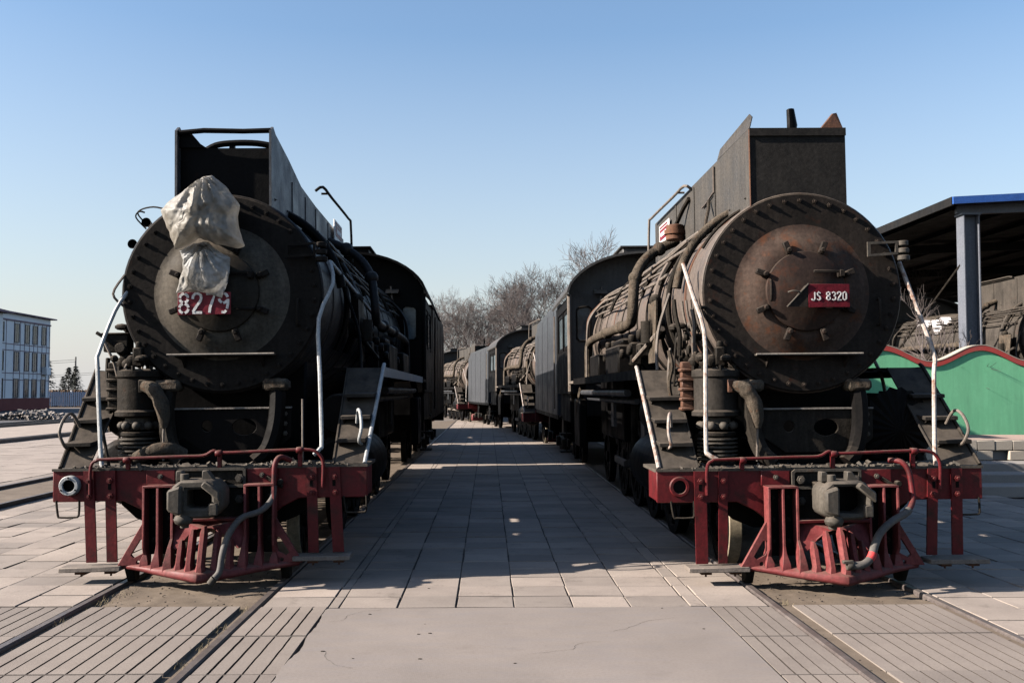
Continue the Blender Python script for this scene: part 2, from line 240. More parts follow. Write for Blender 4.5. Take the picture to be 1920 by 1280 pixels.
# ---------------------------------------------------------------- mesh helpers
class MB:
    def __init__(s): s.v = []; s.f = []
    def add(s, vs, fs):
        o = len(s.v); s.v += [tuple(p) for p in vs]; s.f += [tuple(o + i for i in f) for f in fs]; return s
    def box(s, c, d, rot=None):
        hx, hy, hz = d[0] / 2, d[1] / 2, d[2] / 2
        vs = [Vector((x * hx, y * hy, z * hz)) for x in (-1, 1) for y in (-1, 1) for z in (-1, 1)]
        if rot is not None: vs = [rot @ p for p in vs]
        return s.add([p + Vector(c) for p in vs], [(0, 1, 3, 2), (4, 6, 7, 5), (0, 4, 5, 1), (2, 3, 7, 6), (0, 2, 6, 4), (1, 5, 7, 3)])
    def box2(s, a, b):
        return s.box([(a[i] + b[i]) / 2 for i in range(3)], [abs(b[i] - a[i]) for i in range(3)])
    def bar(s, p0, p1, w, h, up=(0, 0, 1)):
        p0, p1 = Vector(p0), Vector(p1); d = (p1 - p0); L = d.length; d.normalize()
        u = Vector(up); x = d.cross(u)
        if x.length < 1e-4: x = Vector((1, 0, 0))
        x.normalize(); u = x.cross(d)
        return s.box((p0 + p1) / 2, (w, L, h), Matrix((x, d, u)).transposed())
    def cyl(s, p0, p1, r0, r1=None, n=12, caps=True):
        return s.tube([p0, p1], [r0, r0 if r1 is None else r1], n, caps)
    def tube(s, pts, r, n=8, caps=True):
        pts = [Vector(p) for p in pts]; rs = r if isinstance(r, (list, tuple)) else [r] * len(pts)
        vs = []; prev = None
        for i, p in enumerate(pts):
            t = (pts[min(i + 1, len(pts) - 1)] - pts[max(i - 1, 0)]).normalized()
            if prev is None:
                a = Vector((0, 0, 1)) if abs(t.z) < 0.9 else Vector((1, 0, 0)); x = t.cross(a).normalized()
            else:
                x = prev - t * prev.dot(t)
                x = x.normalized() if x.length > 1e-5 else t.orthogonal().normalized()
            prev = x; y = t.cross(x)
            for k in range(n):
                a = 2 * math.pi * k / n; vs.append(p + (x * math.cos(a) + y * math.sin(a)) * rs[i])
        fs = []
        for i in range(len(pts) - 1):
            for k in range(n):
                a = i * n + k; b = i * n + (k + 1) % n; fs.append((a, b, b + n, a + n))
        if caps:
            fs.append(tuple(range(n))[::-1]); fs.append(tuple((len(pts) - 1) * n + k for k in range(n)))
        return s.add(vs, fs)
    def lathe(s, prof, c=(0, 0, 0), axis='y', n=32, a0=0.0, a1=2 * math.pi, wob=0.0):
        full = abs(a1 - a0 - 2 * math.pi) < 1e-6; m = n if full else n + 1
        vs = []
        for (r, h) in prof:
            for k in range(m):
                a = a0 + (a1 - a0) * k / n
                if axis == 'y': q = (r * math.cos(a), h, r * math.sin(a))
                elif axis == 'z': q = (r * math.cos(a), r * math.sin(a), h)
                else: q = (h, r * math.cos(a), r * math.sin(a))
                vs.append((q[0] + c[0], q[1] + c[1], q[2] + c[2]))
        fs = []
        for i in range(len(prof) - 1):
            for k in range(n):
                k2 = (k + 1) % m; a = i * m + k; b = i * m + k2
                fs.append((a, b, b + m, a + m))
        return s.add(vs, fs)
    def prism(s, poly, axis, a, b):
        def P(u, v, w):
            return {'x': (w, u, v), 'y': (u, w, v), 'z': (u, v, w)}[axis]
        n = len(poly)
        vs = [P(u, v, a) for u, v in poly] + [P(u, v, b) for u, v in poly]
        fs = [tuple(range(n)), tuple(range(2 * n - 1, n - 1, -1))] + [(i, i + n, (i + 1) % n + n, (i + 1) % n) for i in range(n)]
        return s.add(vs, fs)
    def ball(s, c, r, n=8, m=6):
        rr = r if isinstance(r, (tuple, list)) else (r, r, r)
        vs = []; fs = []
        for i in range(m + 1):
            th = math.pi * i / m
            for k in range(n):
                a = 2 * math.pi * k / n
                vs.append((c[0] + rr[0] * math.sin(th) * math.cos(a), c[1] + rr[1] * math.sin(th) * math.sin(a), c[2] + rr[2] * math.cos(th)))
        for i in range(m):
            for k in range(n):
                a = i * n + k; b = i * n + (k + 1) % n; fs.append((a, a + n, b + n, b))
        return s.add(vs, fs)
    def holed(s, outer, holes, axis, a, b):
        bm = bmesh.new()
        def P(u, v, w): return {'x': (w, u, v), 'y': (u, w, v), 'z': (u, v, w)}[axis]
        edges = []
        for loop in [outer] + holes:
            vv = [bm.verts.new(P(u, v, a)) for u, v in loop]
            edges += [bm.edges.new((vv[i], vv[(i + 1) % len(vv)])) for i in range(len(vv))]
        bmesh.ops.triangle_fill(bm, use_beauty=True, use_dissolve=False, edges=edges)
        r = bmesh.ops.extrude_face_region(bm, geom=bm.faces[:])
        d = Vector(P(0, 0, b - a))
        bmesh.ops.translate(bm, vec=d, verts=[g for g in r['geom'] if isinstance(g, bmesh.types.BMVert)])
        bmesh.ops.recalc_face_normals(bm, faces=bm.faces)
        bm.verts.index_update()
        s.add([v.co[:] for v in bm.verts], [[v.index for v in f.verts] for f in bm.faces]); bm.free(); return s
    def jitter(s, amp, freq=3.0):
        out = []
        for p in s.v:
            q = mnoise.noise_vector(Vector(p) * freq); out.append(tuple(Vector(p) + q * amp))
        s.v = out; return s
    def mesh(s, name, mat, bev=0.0, smooth=True, fixn=True):
        me = bpy.data.meshes.new(name); me.from_pydata(s.v, [], s.f)
        bm = bmesh.new(); bm.from_mesh(me)
        if fixn: bmesh.ops.recalc_face_normals(bm, faces=bm.faces)
        if bev > 0:
            es = [e for e in bm.edges if len(e.link_faces) == 2 and e.calc_face_angle(0) > 0.6]
            bmesh.ops.bevel(bm, geom=es, offset=bev, segments=1, affect='EDGES', clamp_overlap=True)
        bm.to_mesh(me); bm.free()
        me.materials.append(mat)
        if smooth:
            me.shade_smooth()
            me.set_sharp_from_angle(angle=R(38))
        me.update(); return me
    def build(s, name, mat, parent=None, bev=0.0, loc=None, smooth=True, label=None, fixn=True):
        o = bpy.data.objects.new(name, s.mesh(name, M[mat] if isinstance(mat, str) else mat, bev, smooth, fixn)); col.objects.link(o)
        if parent is not None: o.parent = parent
        if loc is not None: o.location = loc
        if label: o['label'] = label
        return o

def link(name, me, parent=None, loc=(0, 0, 0), rot=(0, 0, 0), scale=None):
    o = bpy.data.objects.new(name, me); col.objects.link(o)
    if parent is not None: o.parent = parent
    o.location = loc; o.rotation_euler = rot
    if scale: o.scale = scale
    return o
def tag(o, label, cat, group=None, kind=None):
    o['label'] = label; o['category'] = cat
    if group: o['group'] = group
    if kind: o['kind'] = kind
    return o
def thing(name, label, cat, loc=(0, 0, 0), rot=(0, 0, 0), group=None):
    o = bpy.data.objects.new(name, None); col.objects.link(o); o.location = loc; o.rotation_euler = rot
    o.empty_display_size = 0.3
    return tag(o, label, cat, group)
def copy_tree(o, parent=None):
    c = o.copy(); col.objects.link(c); c.parent = parent
    for ch in list(o.children): copy_tree(ch, c)
    return c
def struct(o, label=None):
    o['kind'] = 'structure'
    if label: o['label'] = label
    return o
def stuff(o, label=None):
    o['kind'] = 'stuff'
    if label: o['label'] = label
    return o
def smooth_path(pts, k=4):
    pts = [Vector(p) for p in pts]; out = []
    for i in range(len(pts) - 1):
        p0 = pts[max(i - 1, 0)]; p1 = pts[i]; p2 = pts[i + 1]; p3 = pts[min(i + 2, len(pts) - 1)]
        for j in range(k):
            t = j / k
            out.append(0.5 * ((2 * p1) + (p2 - p0) * t + (2 * p0 - 5 * p1 + 4 * p2 - p3) * t * t + (3 * p1 - p0 - 3 * p2 + p3) * t ** 3))
    out.append(pts[-1]); return out
def ellipse(cx, cy, a, b, n=20):
    return [(cx + a * math.cos(2 * math.pi * i / n), cy + b * math.sin(2 * math.pi * i / n)) for i in range(n)]
def arc(cx, cz, r, a0, a1, n, y):
    return [(cx + r * math.cos(R(a0 + (a1 - a0) * i / n)), y, cz + r * math.sin(R(a0 + (a1 - a0) * i / n))) for i in range(n + 1)]

# ================================================================ GROUND AND TRACKS
g = MB(); N = 24
xs = [-2500, -600, -200, -80, 80, 200, 600, 2500]
g.add([(x, y, -0.065) for y in (-60, 5, 60, 150, 400, 1200, 4000) for x in xs],
      [(r * 8 + c, r * 8 + c + 1, (r + 1) * 8 + c + 1, (r + 1) * 8 + c) for r in range(6) for c in range(7)])
struct(g.build('ground', 'ground', smooth=False), 'flat dusty ground reaching to the horizon')

bed = struct(MB().box2((-7.55, 8.74, -0.055), (-3.56, 66, -0.010)).box2((-1.94, 8.61, -0.055), (2.42, 66, -0.010)).box2((4.02, 6.15, -0.055), (9.05, 50, -0.010)).box2((-7.85, 2, -.06), (9.2, 8.7, -.045)).build('paving_bed', 'joint'), 'dark dirt bed under the paving tiles')
cb = MB().box2((-26, 2, -0.06), (-17.6, 120, -0.03)).box2((-60, 2, -0.061), (-26.2, 110, -0.028))
struct(cb.build('cinder_ground', 'dark_ground'), 'dark cinder ground in front of the white building')

# tile meshes: bevelled slabs of several sizes, shared between tiles
tile_cache = {}
def tile_mesh(w, l, k):
    key = (round(w, 2), round(l, 2), k)
    if key not in tile_cache:
        q = random.Random(str(key)); b = MB(); hw, hl = w / 2 - 0.006, l / 2 - 0.011; c = 0.0035; t = 0.03
        j = lambda: q.uniform(-0.006, 0.005)
        lo = [(-hw + j(), -hl + j()), (hw + j(), -hl + j()), (hw + j(), hl + j()), (-hw + j(), hl + j())]
        vs = [(x, y, -t) for x, y in lo] + [(x, y, -c) for x, y in lo] + [(x - math.copysign(c, x), y - math.copysign(c, y), 0) for x, y in lo]
        fs = [(8, 9, 10, 11)]
        for a in (0, 4):
            fs += [(a + i, a + (i + 1) % 4, a + 4 + (i + 1) % 4, a + 4 + i) for i in range(4)]
        b.add(vs, fs); tile_cache[key] = b.mesh('paving_tile', M['tile'], smooth=False)
    return tile_cache[key]

def lay_tiles(name, label, colsx, y0, dy, rows, n_own, skip=None, zj=0.004):
    root = bpy.data.objects.new(name, None); col.objects.link(root); struct(root, label); root.location = (0, 0, 0)
    cells = []
    for r in range(rows):
        for a, b in colsx:
            y = y0 + r * dy
            if skip and skip((a + b) / 2, y + dy / 2): continue
            cells.append(((a + b) / 2, y + dy / 2, b - a, dy))
    far = MB()
    for i, (x, y, w, l) in enumerate(cells):
        z = rnd.uniform(-zj, zj); tx, ty = rnd.gauss(0, .006), rnd.gauss(0, .006)
        if i < n_own:
            link('paving_tile', tile_mesh(w, l, rnd.randrange(4)), root, (x, y, z), (tx, ty, rnd.gauss(0, .004)))
        else:
            hw, hl = w / 2 - .006, l / 2 - .011
            v = [(x + sx * hw, y + sy * hl, z + sx * hw * -ty + sy * hl * tx) for sx, sy in ((-1, -1), (1, -1), (1, 1), (-1, 1))]
            far.add(v + [(p[0], p[1], -0.022) for p in v], [(0, 1, 2, 3)] + [(i, i + 4, (i + 1) % 4 + 4, (i + 1) % 4) for i in range(4)])
    if far.v: stuff(far.build('paving_tiles_beyond', 'tile', root, smooth=False))
    return root

lane_cols = [(-1.93, -1.36), (-1.36, -1.27), (-1.27, -.77), (-.77, -.27), (-.27, .23), (.23, .73), (.73, 1.23), (1.23, 1.74), (1.74, 1.88), (1.88, 2.41)]
lay_tiles('lane_paving', 'concrete tile paving of the lane between the two steam locomotives', lane_cols, 8.62, 0.456, 125, 300)
left_cols = [(-3.56 - .49 * (k + 1), -3.56 - .49 * k) for k in range(8)]
lay_tiles('yard_paving', 'sunlit concrete tile paving left of the left locomotive', left_cols, 8.76, 0.456, 120, 290)
right_cols = [(4.02 + .5 * k, 4.52 + .5 * k) for k in range(10)]
lay_tiles('side_paving', 'concrete tile paving right of the right locomotive, mostly in shade', right_cols, 6.2, 0.456, 90, 290)

# front slab with a broken left edge, grooved crossing panels
sl = MB(); left_edge = []
y = 8.6; q = random.Random(3)
while y > 3.0:
    wob = 0.05 * mnoise.noise(Vector((y * 1.7, 3.1, 0))) + 0.022 * mnoise.noise(Vector((y * 7, 9, 0)))
    left_edge.append((-1.36 + wob, y)); y -= 0.06
poly = [(1.895, 3.0), (1.895, 8.6)] + left_edge
sl.prism(poly, 'z', -0.06, 0.0)
struct(sl.build('concrete_apron', 'slab', smooth=False), 'smooth concrete apron between the tracks with a cracked left edge')

def groove_panel(x0, x1, y0, y1, step, seed=0, depth=0.014, w=0.007):
    """one concrete panel mesh: a border and sunk grooves with dirt in them that run along the track"""
    q = random.Random(seed); m = 0.05
    n = max(1, int(round((x1 - x0 - 2 * m) / step))); gx = [x0 + m + (x1 - x0 - 2 * m) * (i + .5) / n for i in range(n)]
    xs_, zs_ = [x0], [0]
    for x in gx:
        x += q.uniform(-.005, .005); ww = w * q.uniform(.8, 1.25)
        xs_ += [x - ww, x - ww + .002, x + ww - .002, x + ww]; zs_ += [0, -depth, -depth, 0]
    xs_.append(x1); zs_.append(0); L = len(xs_); vs = []; NY = 14
    ys = [y0, y0 + m] + [y0 + m + (y1 - y0 - 2 * m) * k / NY for k in range(1, NY)] + [y1 - m, y1]
    for r, yy in enumerate(ys):
        for i, (x, z) in enumerate(zip(xs_, zs_)):
            jx = 0.0035 * mnoise.noise(Vector((x * 9, yy * 14, seed))) if 0 < i < L - 1 else 0
            vs.append((x + jx, yy, z if 0 < r < len(ys) - 1 else 0))
    fs = []; mats = []
    for r in range(len(ys) - 1):
        for i in range(L - 1):
            fs.append((r * L + i, r * L + i + 1, (r + 1) * L + i + 1, (r + 1) * L + i)); mats.append(1 if (i % 4) in (1, 2, 3) and i < L - 2 else 0)
    o = len(vs)
    vs += [(x0, y0, 0), (x1, y0, 0), (x1, y1, 0), (x0, y1, 0), (x0, y0, -.06), (x1, y0, -.06), (x1, y1, -.06), (x0, y1, -.06)]
    fs += [tuple(o + i for i in f) for f in ((0, 4, 5, 1), (1, 5, 6, 2), (2, 6, 7, 3), (3, 7, 4, 0))]; mats += [0] * 4
    me = bpy.data.meshes.new('crossing_panel'); me.from_pydata(vs, [], fs)
    me.materials.append(M['panel']); me.materials.append(M['joint'])
    for p, k in zip(me.polygons, mats): p.material_index = k
    me.update(); return me
def tracks(name, label, xl, xr, panels, y_top, rows, drop, gx):
    root = bpy.data.objects.new(name, None); col.objects.link(root); struct(root, label)
    for x in (xl, xr):
        b = MB(); prof = [(-.036, -.06), (.036, -.06), (.036, -.008), (.026, .006), (-.026, .006), (-.036, -.008)]
        b.prism([(x + u, z + .004) for u, z in prof], 'y', 2.5, 62); b.build('rail', 'rail', root, smooth=False)
    d = MB(); q = random.Random(int(abs(xl) * 100))
    nx, ny = 26, 90
    vs = []
    for j in range(ny + 1):
        for i in range(nx + 1):
            x = xl + .04 + (xr - xl - .08) * i / nx; yy = y_top + (14 - y_top) * j / ny
            z = -.03 + 0.018 * mnoise.noise(Vector((x * 4, yy * 4, 1))) + 0.012 * mnoise.noise(Vector((x * 17, yy * 17, 5)))
            vs.append((x, yy, min(z, -.006)))
    d.add(vs, [(j * (nx + 1) + i, j * (nx + 1) + i + 1, (j + 1) * (nx + 1) + i + 1, (j + 1) * (nx + 1) + i) for j in range(ny) for i in range(nx)])
    d.build('track_dirt', 'dirt', root)
    MB().box2((xl + .04, 14, -.05), (xr - .04, 62, -.02)).build('track_dirt', 'dirt', root)
    MB().box2((xl + .038, 3, -.055), (xr - .038, y_top, -.018 - drop)).build('flangeway_dirt', 'dirt', root)
    k = 0
    for (a, b_, yt, step) in panels:
        yy = yt
        for r in range(rows):
            k += 1
            p = link('crossing_panel', groove_panel(a, b_, yy - 1.005, yy, step, seed=k, depth=.014 if xl < 0 else .009, w=.008 if xl < 0 else .005), root)
            p.location.z = q.uniform(-.005, .001)
            yy -= 1.025
    return root
tracks('railway_track', 'left track with grooved concrete crossing panels between its rails', -3.5, -1.985,
       [(-3.38, -2.12, 8.7, .125), (-1.935, -1.375, 8.68, .125), (-4.75, -3.56, 8.72, .125)], 8.72, 6, 0.008, 0)
tracks('railway_track', 'right track with faintly grooved concrete crossing panels between its rails', 2.47, 3.965,
       [(2.63, 3.86, 8.66, .115), (1.915, 2.425, 8.6, .115)], 8.66, 6, -0.004, 0)
# further tracks and pale paving out to the left
t3 = bpy.data.objects.new('railway_track', None); col.objects.link(t3); struct(t3, 'empty sunken track across the left yard')
for x in (-9.4, -7.95): MB().box2((x - .035, 3, -.06), (x + .035, 90, .01)).build('rail', 'rail', t3)
MB().box2((-9.36, 3, -.06), (-7.99, 90, -.05)).build('track_dirt', 'dirt', t3)
MB().box2((-9.75, 3, -.06), (-9.45, 90, .004)).build('kerb', 'panel', t3)
far_cols = [(-17.1 + 1.04 * k, -16.06 + 1.04 * k) for k in range(7)]
lay_tiles('far_yard_paving', 'pale paving beyond the empty track on the left', far_cols, 12, 0.9, 75, 0)
MB().box2((-24.6, 20, -.05), (-17.6, 110, .0)).build('far_yard_strip', 'tile')['kind'] = 'structure'
t4 = bpy.data.objects.new('railway_track', None); col.objects.link(t4); struct(t4, 'far tracks crossing the left of the yard')
for x in (-17.25, -17.55, -24.8, -26.3): MB().box2((x - .05, 10, -.06), (x + .05, 120, .13)).build('rail', 'rail', t4)

ck = MB(); q = random.Random(19)
for (x, yy, ang, L_) in ((-.9, 8.55, -1.9, 1.1), (1.55, 8.2, -2.3, .8), (.3, 7.1, .25, .7), (-1.15, 7.2, -1.2, .55)):
    p = Vector((x, yy, .0012))
    for i in range(int(L_ / .03)):
        ang += q.gauss(0, .28); n_ = p + Vector((math.cos(ang), math.sin(ang), 0)) * .03; s_ = Vector((-math.sin(ang), math.cos(ang), 0)) * q.uniform(.0006, .002)
        if n_.y < 8.58 and -1.3 < n_.x < 1.86: ck.add([p - s_, p + s_, n_ + s_ * .8, n_ - s_ * .8], [(0, 1, 2, 3)])
        p = n_
stuff(ck.build('hairline_cracks', 'joint', bpy.data.objects['concrete_apron'], smooth=False, fixn=False))
# dry grass tufts beside the rails
gm = MB(); q = random.Random(11)
spots = [(-3.36, 8.9, 26), (-3.38, 8.15, 20), (-2.06, 7.35, 26), (-2.08, 6.9, 20), (-2.07, 8.6, 10), (2.6, 8.72, 14), (4.03, 8.3, 10), (-3.3, 9.3, 16), (-2.1, 7.9, 12)]
for sx, sy, n in spots:
    for i in range(n * 2):
        a = q.uniform(0, 6.28); x = sx + q.gauss(0, .035); yy = sy + q.gauss(0, .2) * q.random(); h = q.uniform(.01, .04); l = q.uniform(.015, .045)
        p = Vector((x, yy, -.02)); t = p + Vector((math.cos(a) * l, math.sin(a) * l, h + .02)); s_ = Vector((-math.sin(a), math.cos(a), 0)) * .0016
        gm.add([p - s_, p + s_, t], [(0, 1, 2)])
tag(stuff(gm.build('dry_grass', 'straw', smooth=False, fixn=False)), 'tufts of dry straw grass in the rail grooves', 'grass')
# pebbles and clods round the pilots
pm = MB(); q = random.Random(5)
for i in range(260):
    side = q.choice((-1, 1)); xc = -2.75 if side < 0 else 3.22
    x = xc + q.uniform(-.68, .68); yy = q.uniform(8.8, 10.4) if q.random() < .75 else q.uniform(6.4, 8.8)
    if yy < 8.8: x = xc + q.choice((-.68, .62)) + q.gauss(0, .03)
    r = q.uniform(.004, .012); pm.ball((x, yy, -.014), (r, r * q.uniform(.7, 1.3), r * .6), 5, 3)
tag(stuff(pm.build('gravel', 'joint', smooth=False)), 'loose gravel and clods between the rails', 'gravel')
lm = MB()
for i in range(12):
    x = q.uniform(-1.3, 1.8); yy = q.uniform(6.3, 11); r = q.uniform(.004, .012); lm.ball((x, yy, .002), (r * 1.6, r, r * .5), 5, 3)
tag(stuff(lm.build('grit', 'joint', smooth=False)), 'specks of grit scattered on the concrete apron', 'grit')

# ================================================================ LOCOMOTIVES
HX = {}   # shared bolt meshes
def bolt_mesh(mat):
    if mat not in HX:
        b = MB(); b.cyl((0, 0, 0), (0, -.018, 0), .026, .026, 6).cyl((0, -.018, 0), (0, -.036, 0), .014, .012, 6)
        HX[mat] = b.mesh('bolt', M[mat], smooth=False)
    return HX[mat]

GLYPH = {
 '8s': [[(.30, 1.0), (.22, .98), (.10, .88), (.08, .78)], [(.08, .70), (.12, .60), (.24, .54)], [(.36, .54), (.48, .60), (.52, .70)], [(.52, .78), (.50, .88), (.38, .98), (.34, 1.0)],
        [(.24, .47), (.10, .40), (.05, .28)], [(.05, .20), (.10, .08), (.24, 0)], [(.36, 0), (.50, .08), (.55, .20)], [(.55, .28), (.50, .40), (.36, .47)]],
 '2': [[(.06, .72), (.08, .88), (.2, .99), (.36, 1.0), (.5, .92), (.53, .76), (.48, .6), (.3, .38), (.08, .06)], [(.04, .02), (.58, .02)]],
 '7': [[(.08, .98), (.56, .98), (.42, .6), (.3, .3), (.26, .0)]],
 '9s': [[(.52, .62), (.42, .54), (.30, .50)], [(.22, .52), (.10, .62), (.06, .72)], [(.07, .80), (.14, .94), (.26, 1.0)], [(.34, 1.0), (.47, .94), (.54, .8)], [(.56, .7), (.56, .46), (.5, .2)], [(.46, .12), (.36, .02), (.2, .04)]],
 '8': [[(.3, 1), (.1, .9), (.08, .7), (.3, .53), (.5, .38), (.54, .16), (.3, 0), (.06, .16), (.1, .38), (.3, .53), (.52, .7), (.5, .9), (.3, 1)]],
 '3': [[(.08, .9), (.28, 1), (.5, .9), (.5, .66), (.28, .54), (.54, .4), (.54, .12), (.3, 0), (.06, .1)]],
 '0': [[(.3, 1), (.1, .88), (.06, .5), (.1, .12), (.3, 0), (.5, .12), (.54, .5), (.5, .88), (.3, 1)]],
 'J': [[(.5, 1), (.5, .2), (.36, 0), (.16, .02), (.06, .2)]],
 'S': [[(.52, .86), (.3, 1), (.1, .86), (.14, .64), (.46, .4), (.52, .16), (.3, 0), (.06, .14)]],
}
def lettering(parent, seq, x0, z0, h, pitch, y, wid, mat):
    """each character is its own raised ribbon mesh"""
    x = x0
    for ch in seq:
        if ch == ' ': x += pitch * .75; continue
        b = MB()
        for li, ln in enumerate(GLYPH[ch]):
            P = [Vector((x + u * h * .92, z0 + v * h)) for u, v in ln]; n = len(P); Lf, Rt = [], []
            for i in range(n):
                t = (P[min(i + 1, n - 1)] - P[max(i - 1, 0)])
                t = t.normalized() if t.length > 1e-6 else Vector((1, 0))
                nn = Vector((-t.y, t.x)) * wid / 2; Lf.append(P[i] + nn); Rt.append(P[i] - nn)
            for i in range(n - 1):
                e = .0004 * i + .0003 * li
                b.prism([(Lf[i].x, Lf[i].y), (Lf[i + 1].x, Lf[i + 1].y), (Rt[i + 1].x, Rt[i + 1].y), (Rt[i].x, Rt[i].y)], 'y', y - .004 - e, y + .003)
        b.build('number' if ch not in 'JS' else 'letter', mat, parent, smooth=False)
        x += pitch

def ribbon_pipe(name, pts, r, mat, parent, n=8, k=4):
    return MB().tube(smooth_path(pts, k), r, n).build(name, mat, parent)

def wheel_mesh(r, w, spokes, mat):
    b = MB()
    b.lathe([(r * .86, -w / 2), (r, -w / 2), (r, w / 2), (r * .86, w / 2), (r * .86, -w / 2)], axis='x', n=36)
    b.lathe([(0, -w * .6), (r * .22, -w * .6), (r * .22, w * .6), (0, w * .6)], axis='x', n=16)
    for i in range(spokes):
        a = 2 * math.pi * i / spokes
        b.bar((0, r * .15 * math.cos(a), r * .15 * math.sin(a)), (0, r * .9 * math.cos(a), r * .9 * math.sin(a)), w * .55, r * .13, (1, 0, 0))
    return b.mesh('wheel', M[mat])
WH = {}
def wheel(parent, x, y, r, spokes=12, mat='soot', w=.13, tyre=None):
    key = (round(r, 2), spokes, mat)
    if key not in WH: WH[key] = wheel_mesh(r, w, spokes, mat)
    o = link('wheel', WH[key], parent, (x, y, r))
    if tyre:
        t = MB().lathe([(r + .001, -.068), (r + .012, -.06), (r + .01, .06), (r + .001, .068)], axis='x', n=36).build('tyre', tyre, o)
    return o

def build_pilot(root, mat, bolts, dmat):
    """cast pilot: a slotted plate with a V-shaped plan that leans back, upright fins and two holed side wings"""
    def yb(x): return -.52 + .36 * abs(x - .03) / .6 if abs(x - .03) < .6 else -.16 + .12 * (abs(x - .03) - .6) / .25
    lean = lambda x, z: yb(x) + max(0, z - .17) * .42
    b = MB(); xs_ = [-.83, -.7, -.6, -.45, -.3, -.15, 0.03, .18, .33, .48, .63, .74, .88]; vs = []
    for x in xs_:
        y = yb(x); lift = .075 * min(1, abs(x - .03) / .8)
        vs += [(x, y - .03, .07 + lift), (x, y - .06, .10 + lift), (x, y - .045, .165 + lift * .35), (x, y + .06, .20 + lift * .1), (x, y + .08, .14 + lift * .3), (x, y + .03, .085 + lift)]
    n = len(xs_)
    fs = [(i * 6 + k, i * 6 + (k + 1) % 6, (i + 1) * 6 + (k + 1) % 6, (i + 1) * 6 + k) for i in range(n - 1) for k in range(6)]
    fs += [tuple(range(6)), tuple((n - 1) * 6 + k for k in range(6))]
    b.add(vs, fs); pil = b.jitter(.004, 7).build('pilot', mat, root, bev=.008)
    bars = [-.572, -.44, -.305, -.188, -.076, .04, .155, .268, .385, .52, .652]
    tops = [.26, .29, .345, .44, .54, .575, .54, .44, .345, .29, .26]
    # fan bars with a wide foot and a pointed top, separate castings on the base bar
    for x, z1 in zip(bars[3:8], tops[3:8]):
        rows = [(.14, .05, -.01, .08), (.19, .047, -.01, .07), (.23, .036, -.025, .055), (z1 - .06, .034, -.025, .045), (z1, .016, -.005, .04)]
        vs = []
        for z, ww, d0, d1 in rows:
            y = lean(x, z)
            vs += [(x - ww, y + .012, z), (x - ww * .5, y + d0 - .012, z), (x + ww * .5, y + d0 - .012, z), (x + ww, y + .012, z), (x + ww, y + d1, z), (x - ww, y + d1, z)]
        k = len(rows)
        fs = [(i * 6 + j, i * 6 + (j + 1) % 6, (i + 1) * 6 + (j + 1) % 6, (i + 1) * 6 + j) for i in range(k - 1) for j in range(6)] + [tuple(range(6)), tuple((k - 1) * 6 + j for j in range(6))]
        MB().add(vs, fs).jitter(.003, 9).build('pilot_bar', mat, pil)
    cpl = MB().prism([(-.30, .625), (.38, .625), (.38, .36), (.33, .345), (.29, .385), (.215, .47), (.16, .515), (.10, .545), (.04, .555), (-.02, .545), (-.08, .515), (-.135, .47), (-.21, .385), (-.25, .345), (-.30, .36)], 'y', .02, .055)
    cpl.v = [(x, y + lean(x, z), z) for x, y, z in cpl.v]
    cpl.build('pilot_crossplate', mat, pil, bev=.004)
    MB().box2((-.30, -.20, .60), (.38, -.06, .63)).build('pilot_crossbar', 'red', pil, bev=.005)
    # tall fins, three each side, with a swollen foot
    for k in (0, 1, 2, 8, 9, 10):
        x, zt = bars[k], tops[k]; y = yb(x); vs = []
        for (y0, y1, z, w) in ((y - .03, y + .05, .15, .092), (y - .025, y + .09, .235, .074), (lean(x, zt) - .03, lean(x, zt) + .12, zt + .03, .034), (-.20, -.05, zt + .1, .024), (-.20, -.035, .92, .022), (-.185, -.02, .945, .022)):
            vs += [(x - w / 2, y0, z), (x + w / 2, y0, z), (x + w / 2, y1, z), (x - w / 2, y1, z)]
        fs = [(i * 4 + j, i * 4 + (j + 1) % 4, (i + 1) * 4 + (j + 1) % 4, (i + 1) * 4 + j) for i in range(5) for j in range(4)] + [(0, 1, 2, 3), (20, 21, 22, 23)]
        MB().add(vs, fs).build('pilot_fin', mat, pil, bev=.003)
    for xa, xb in ((-.584, -.293), (.373, .664)):
        MB().box2((xa, -.20, .925), (xb, -.012, .945)).build('fin_cap', mat, pil, bev=.004)
        MB().box2((xa + .004, -.06, .28), (xb - .004, -.035, .92)).build('fin_backplate', 'soot', pil)
        for bx in (xa + .075, xb - .07):
            for bz in (.83, .62, .42): link('bolt', bolt_mesh('grime'), pil, (bx, -.061, bz))
    for s_ in (-1, 1):
        c = .04
        MB().holed([(c + s_ * .60, .61), (c + s_ * .63, .61), (c + s_ * .88, .185), (c + s_ * .60, .185)], [[(c + s_ * .628, .43), (c + s_ * .662, .43), (c + s_ * .752, .285), (c + s_ * .725, .258), (c + s_ * .645, .30), (c + s_ * .626, .34)], ellipse(c + s_ * .68, .215, .02, .018, 10)], 'y', -.13, -.09).build('pilot_wing', mat, pil, bev=.004)
        MB().prism([(-.12, .17), (.12, .17), (.09, .02), (-.02, .015)], 'x', s_ * .74 - .04, s_ * .74 + .04).build('rail_guard', 'grime', root, bev=.006)
    return pil

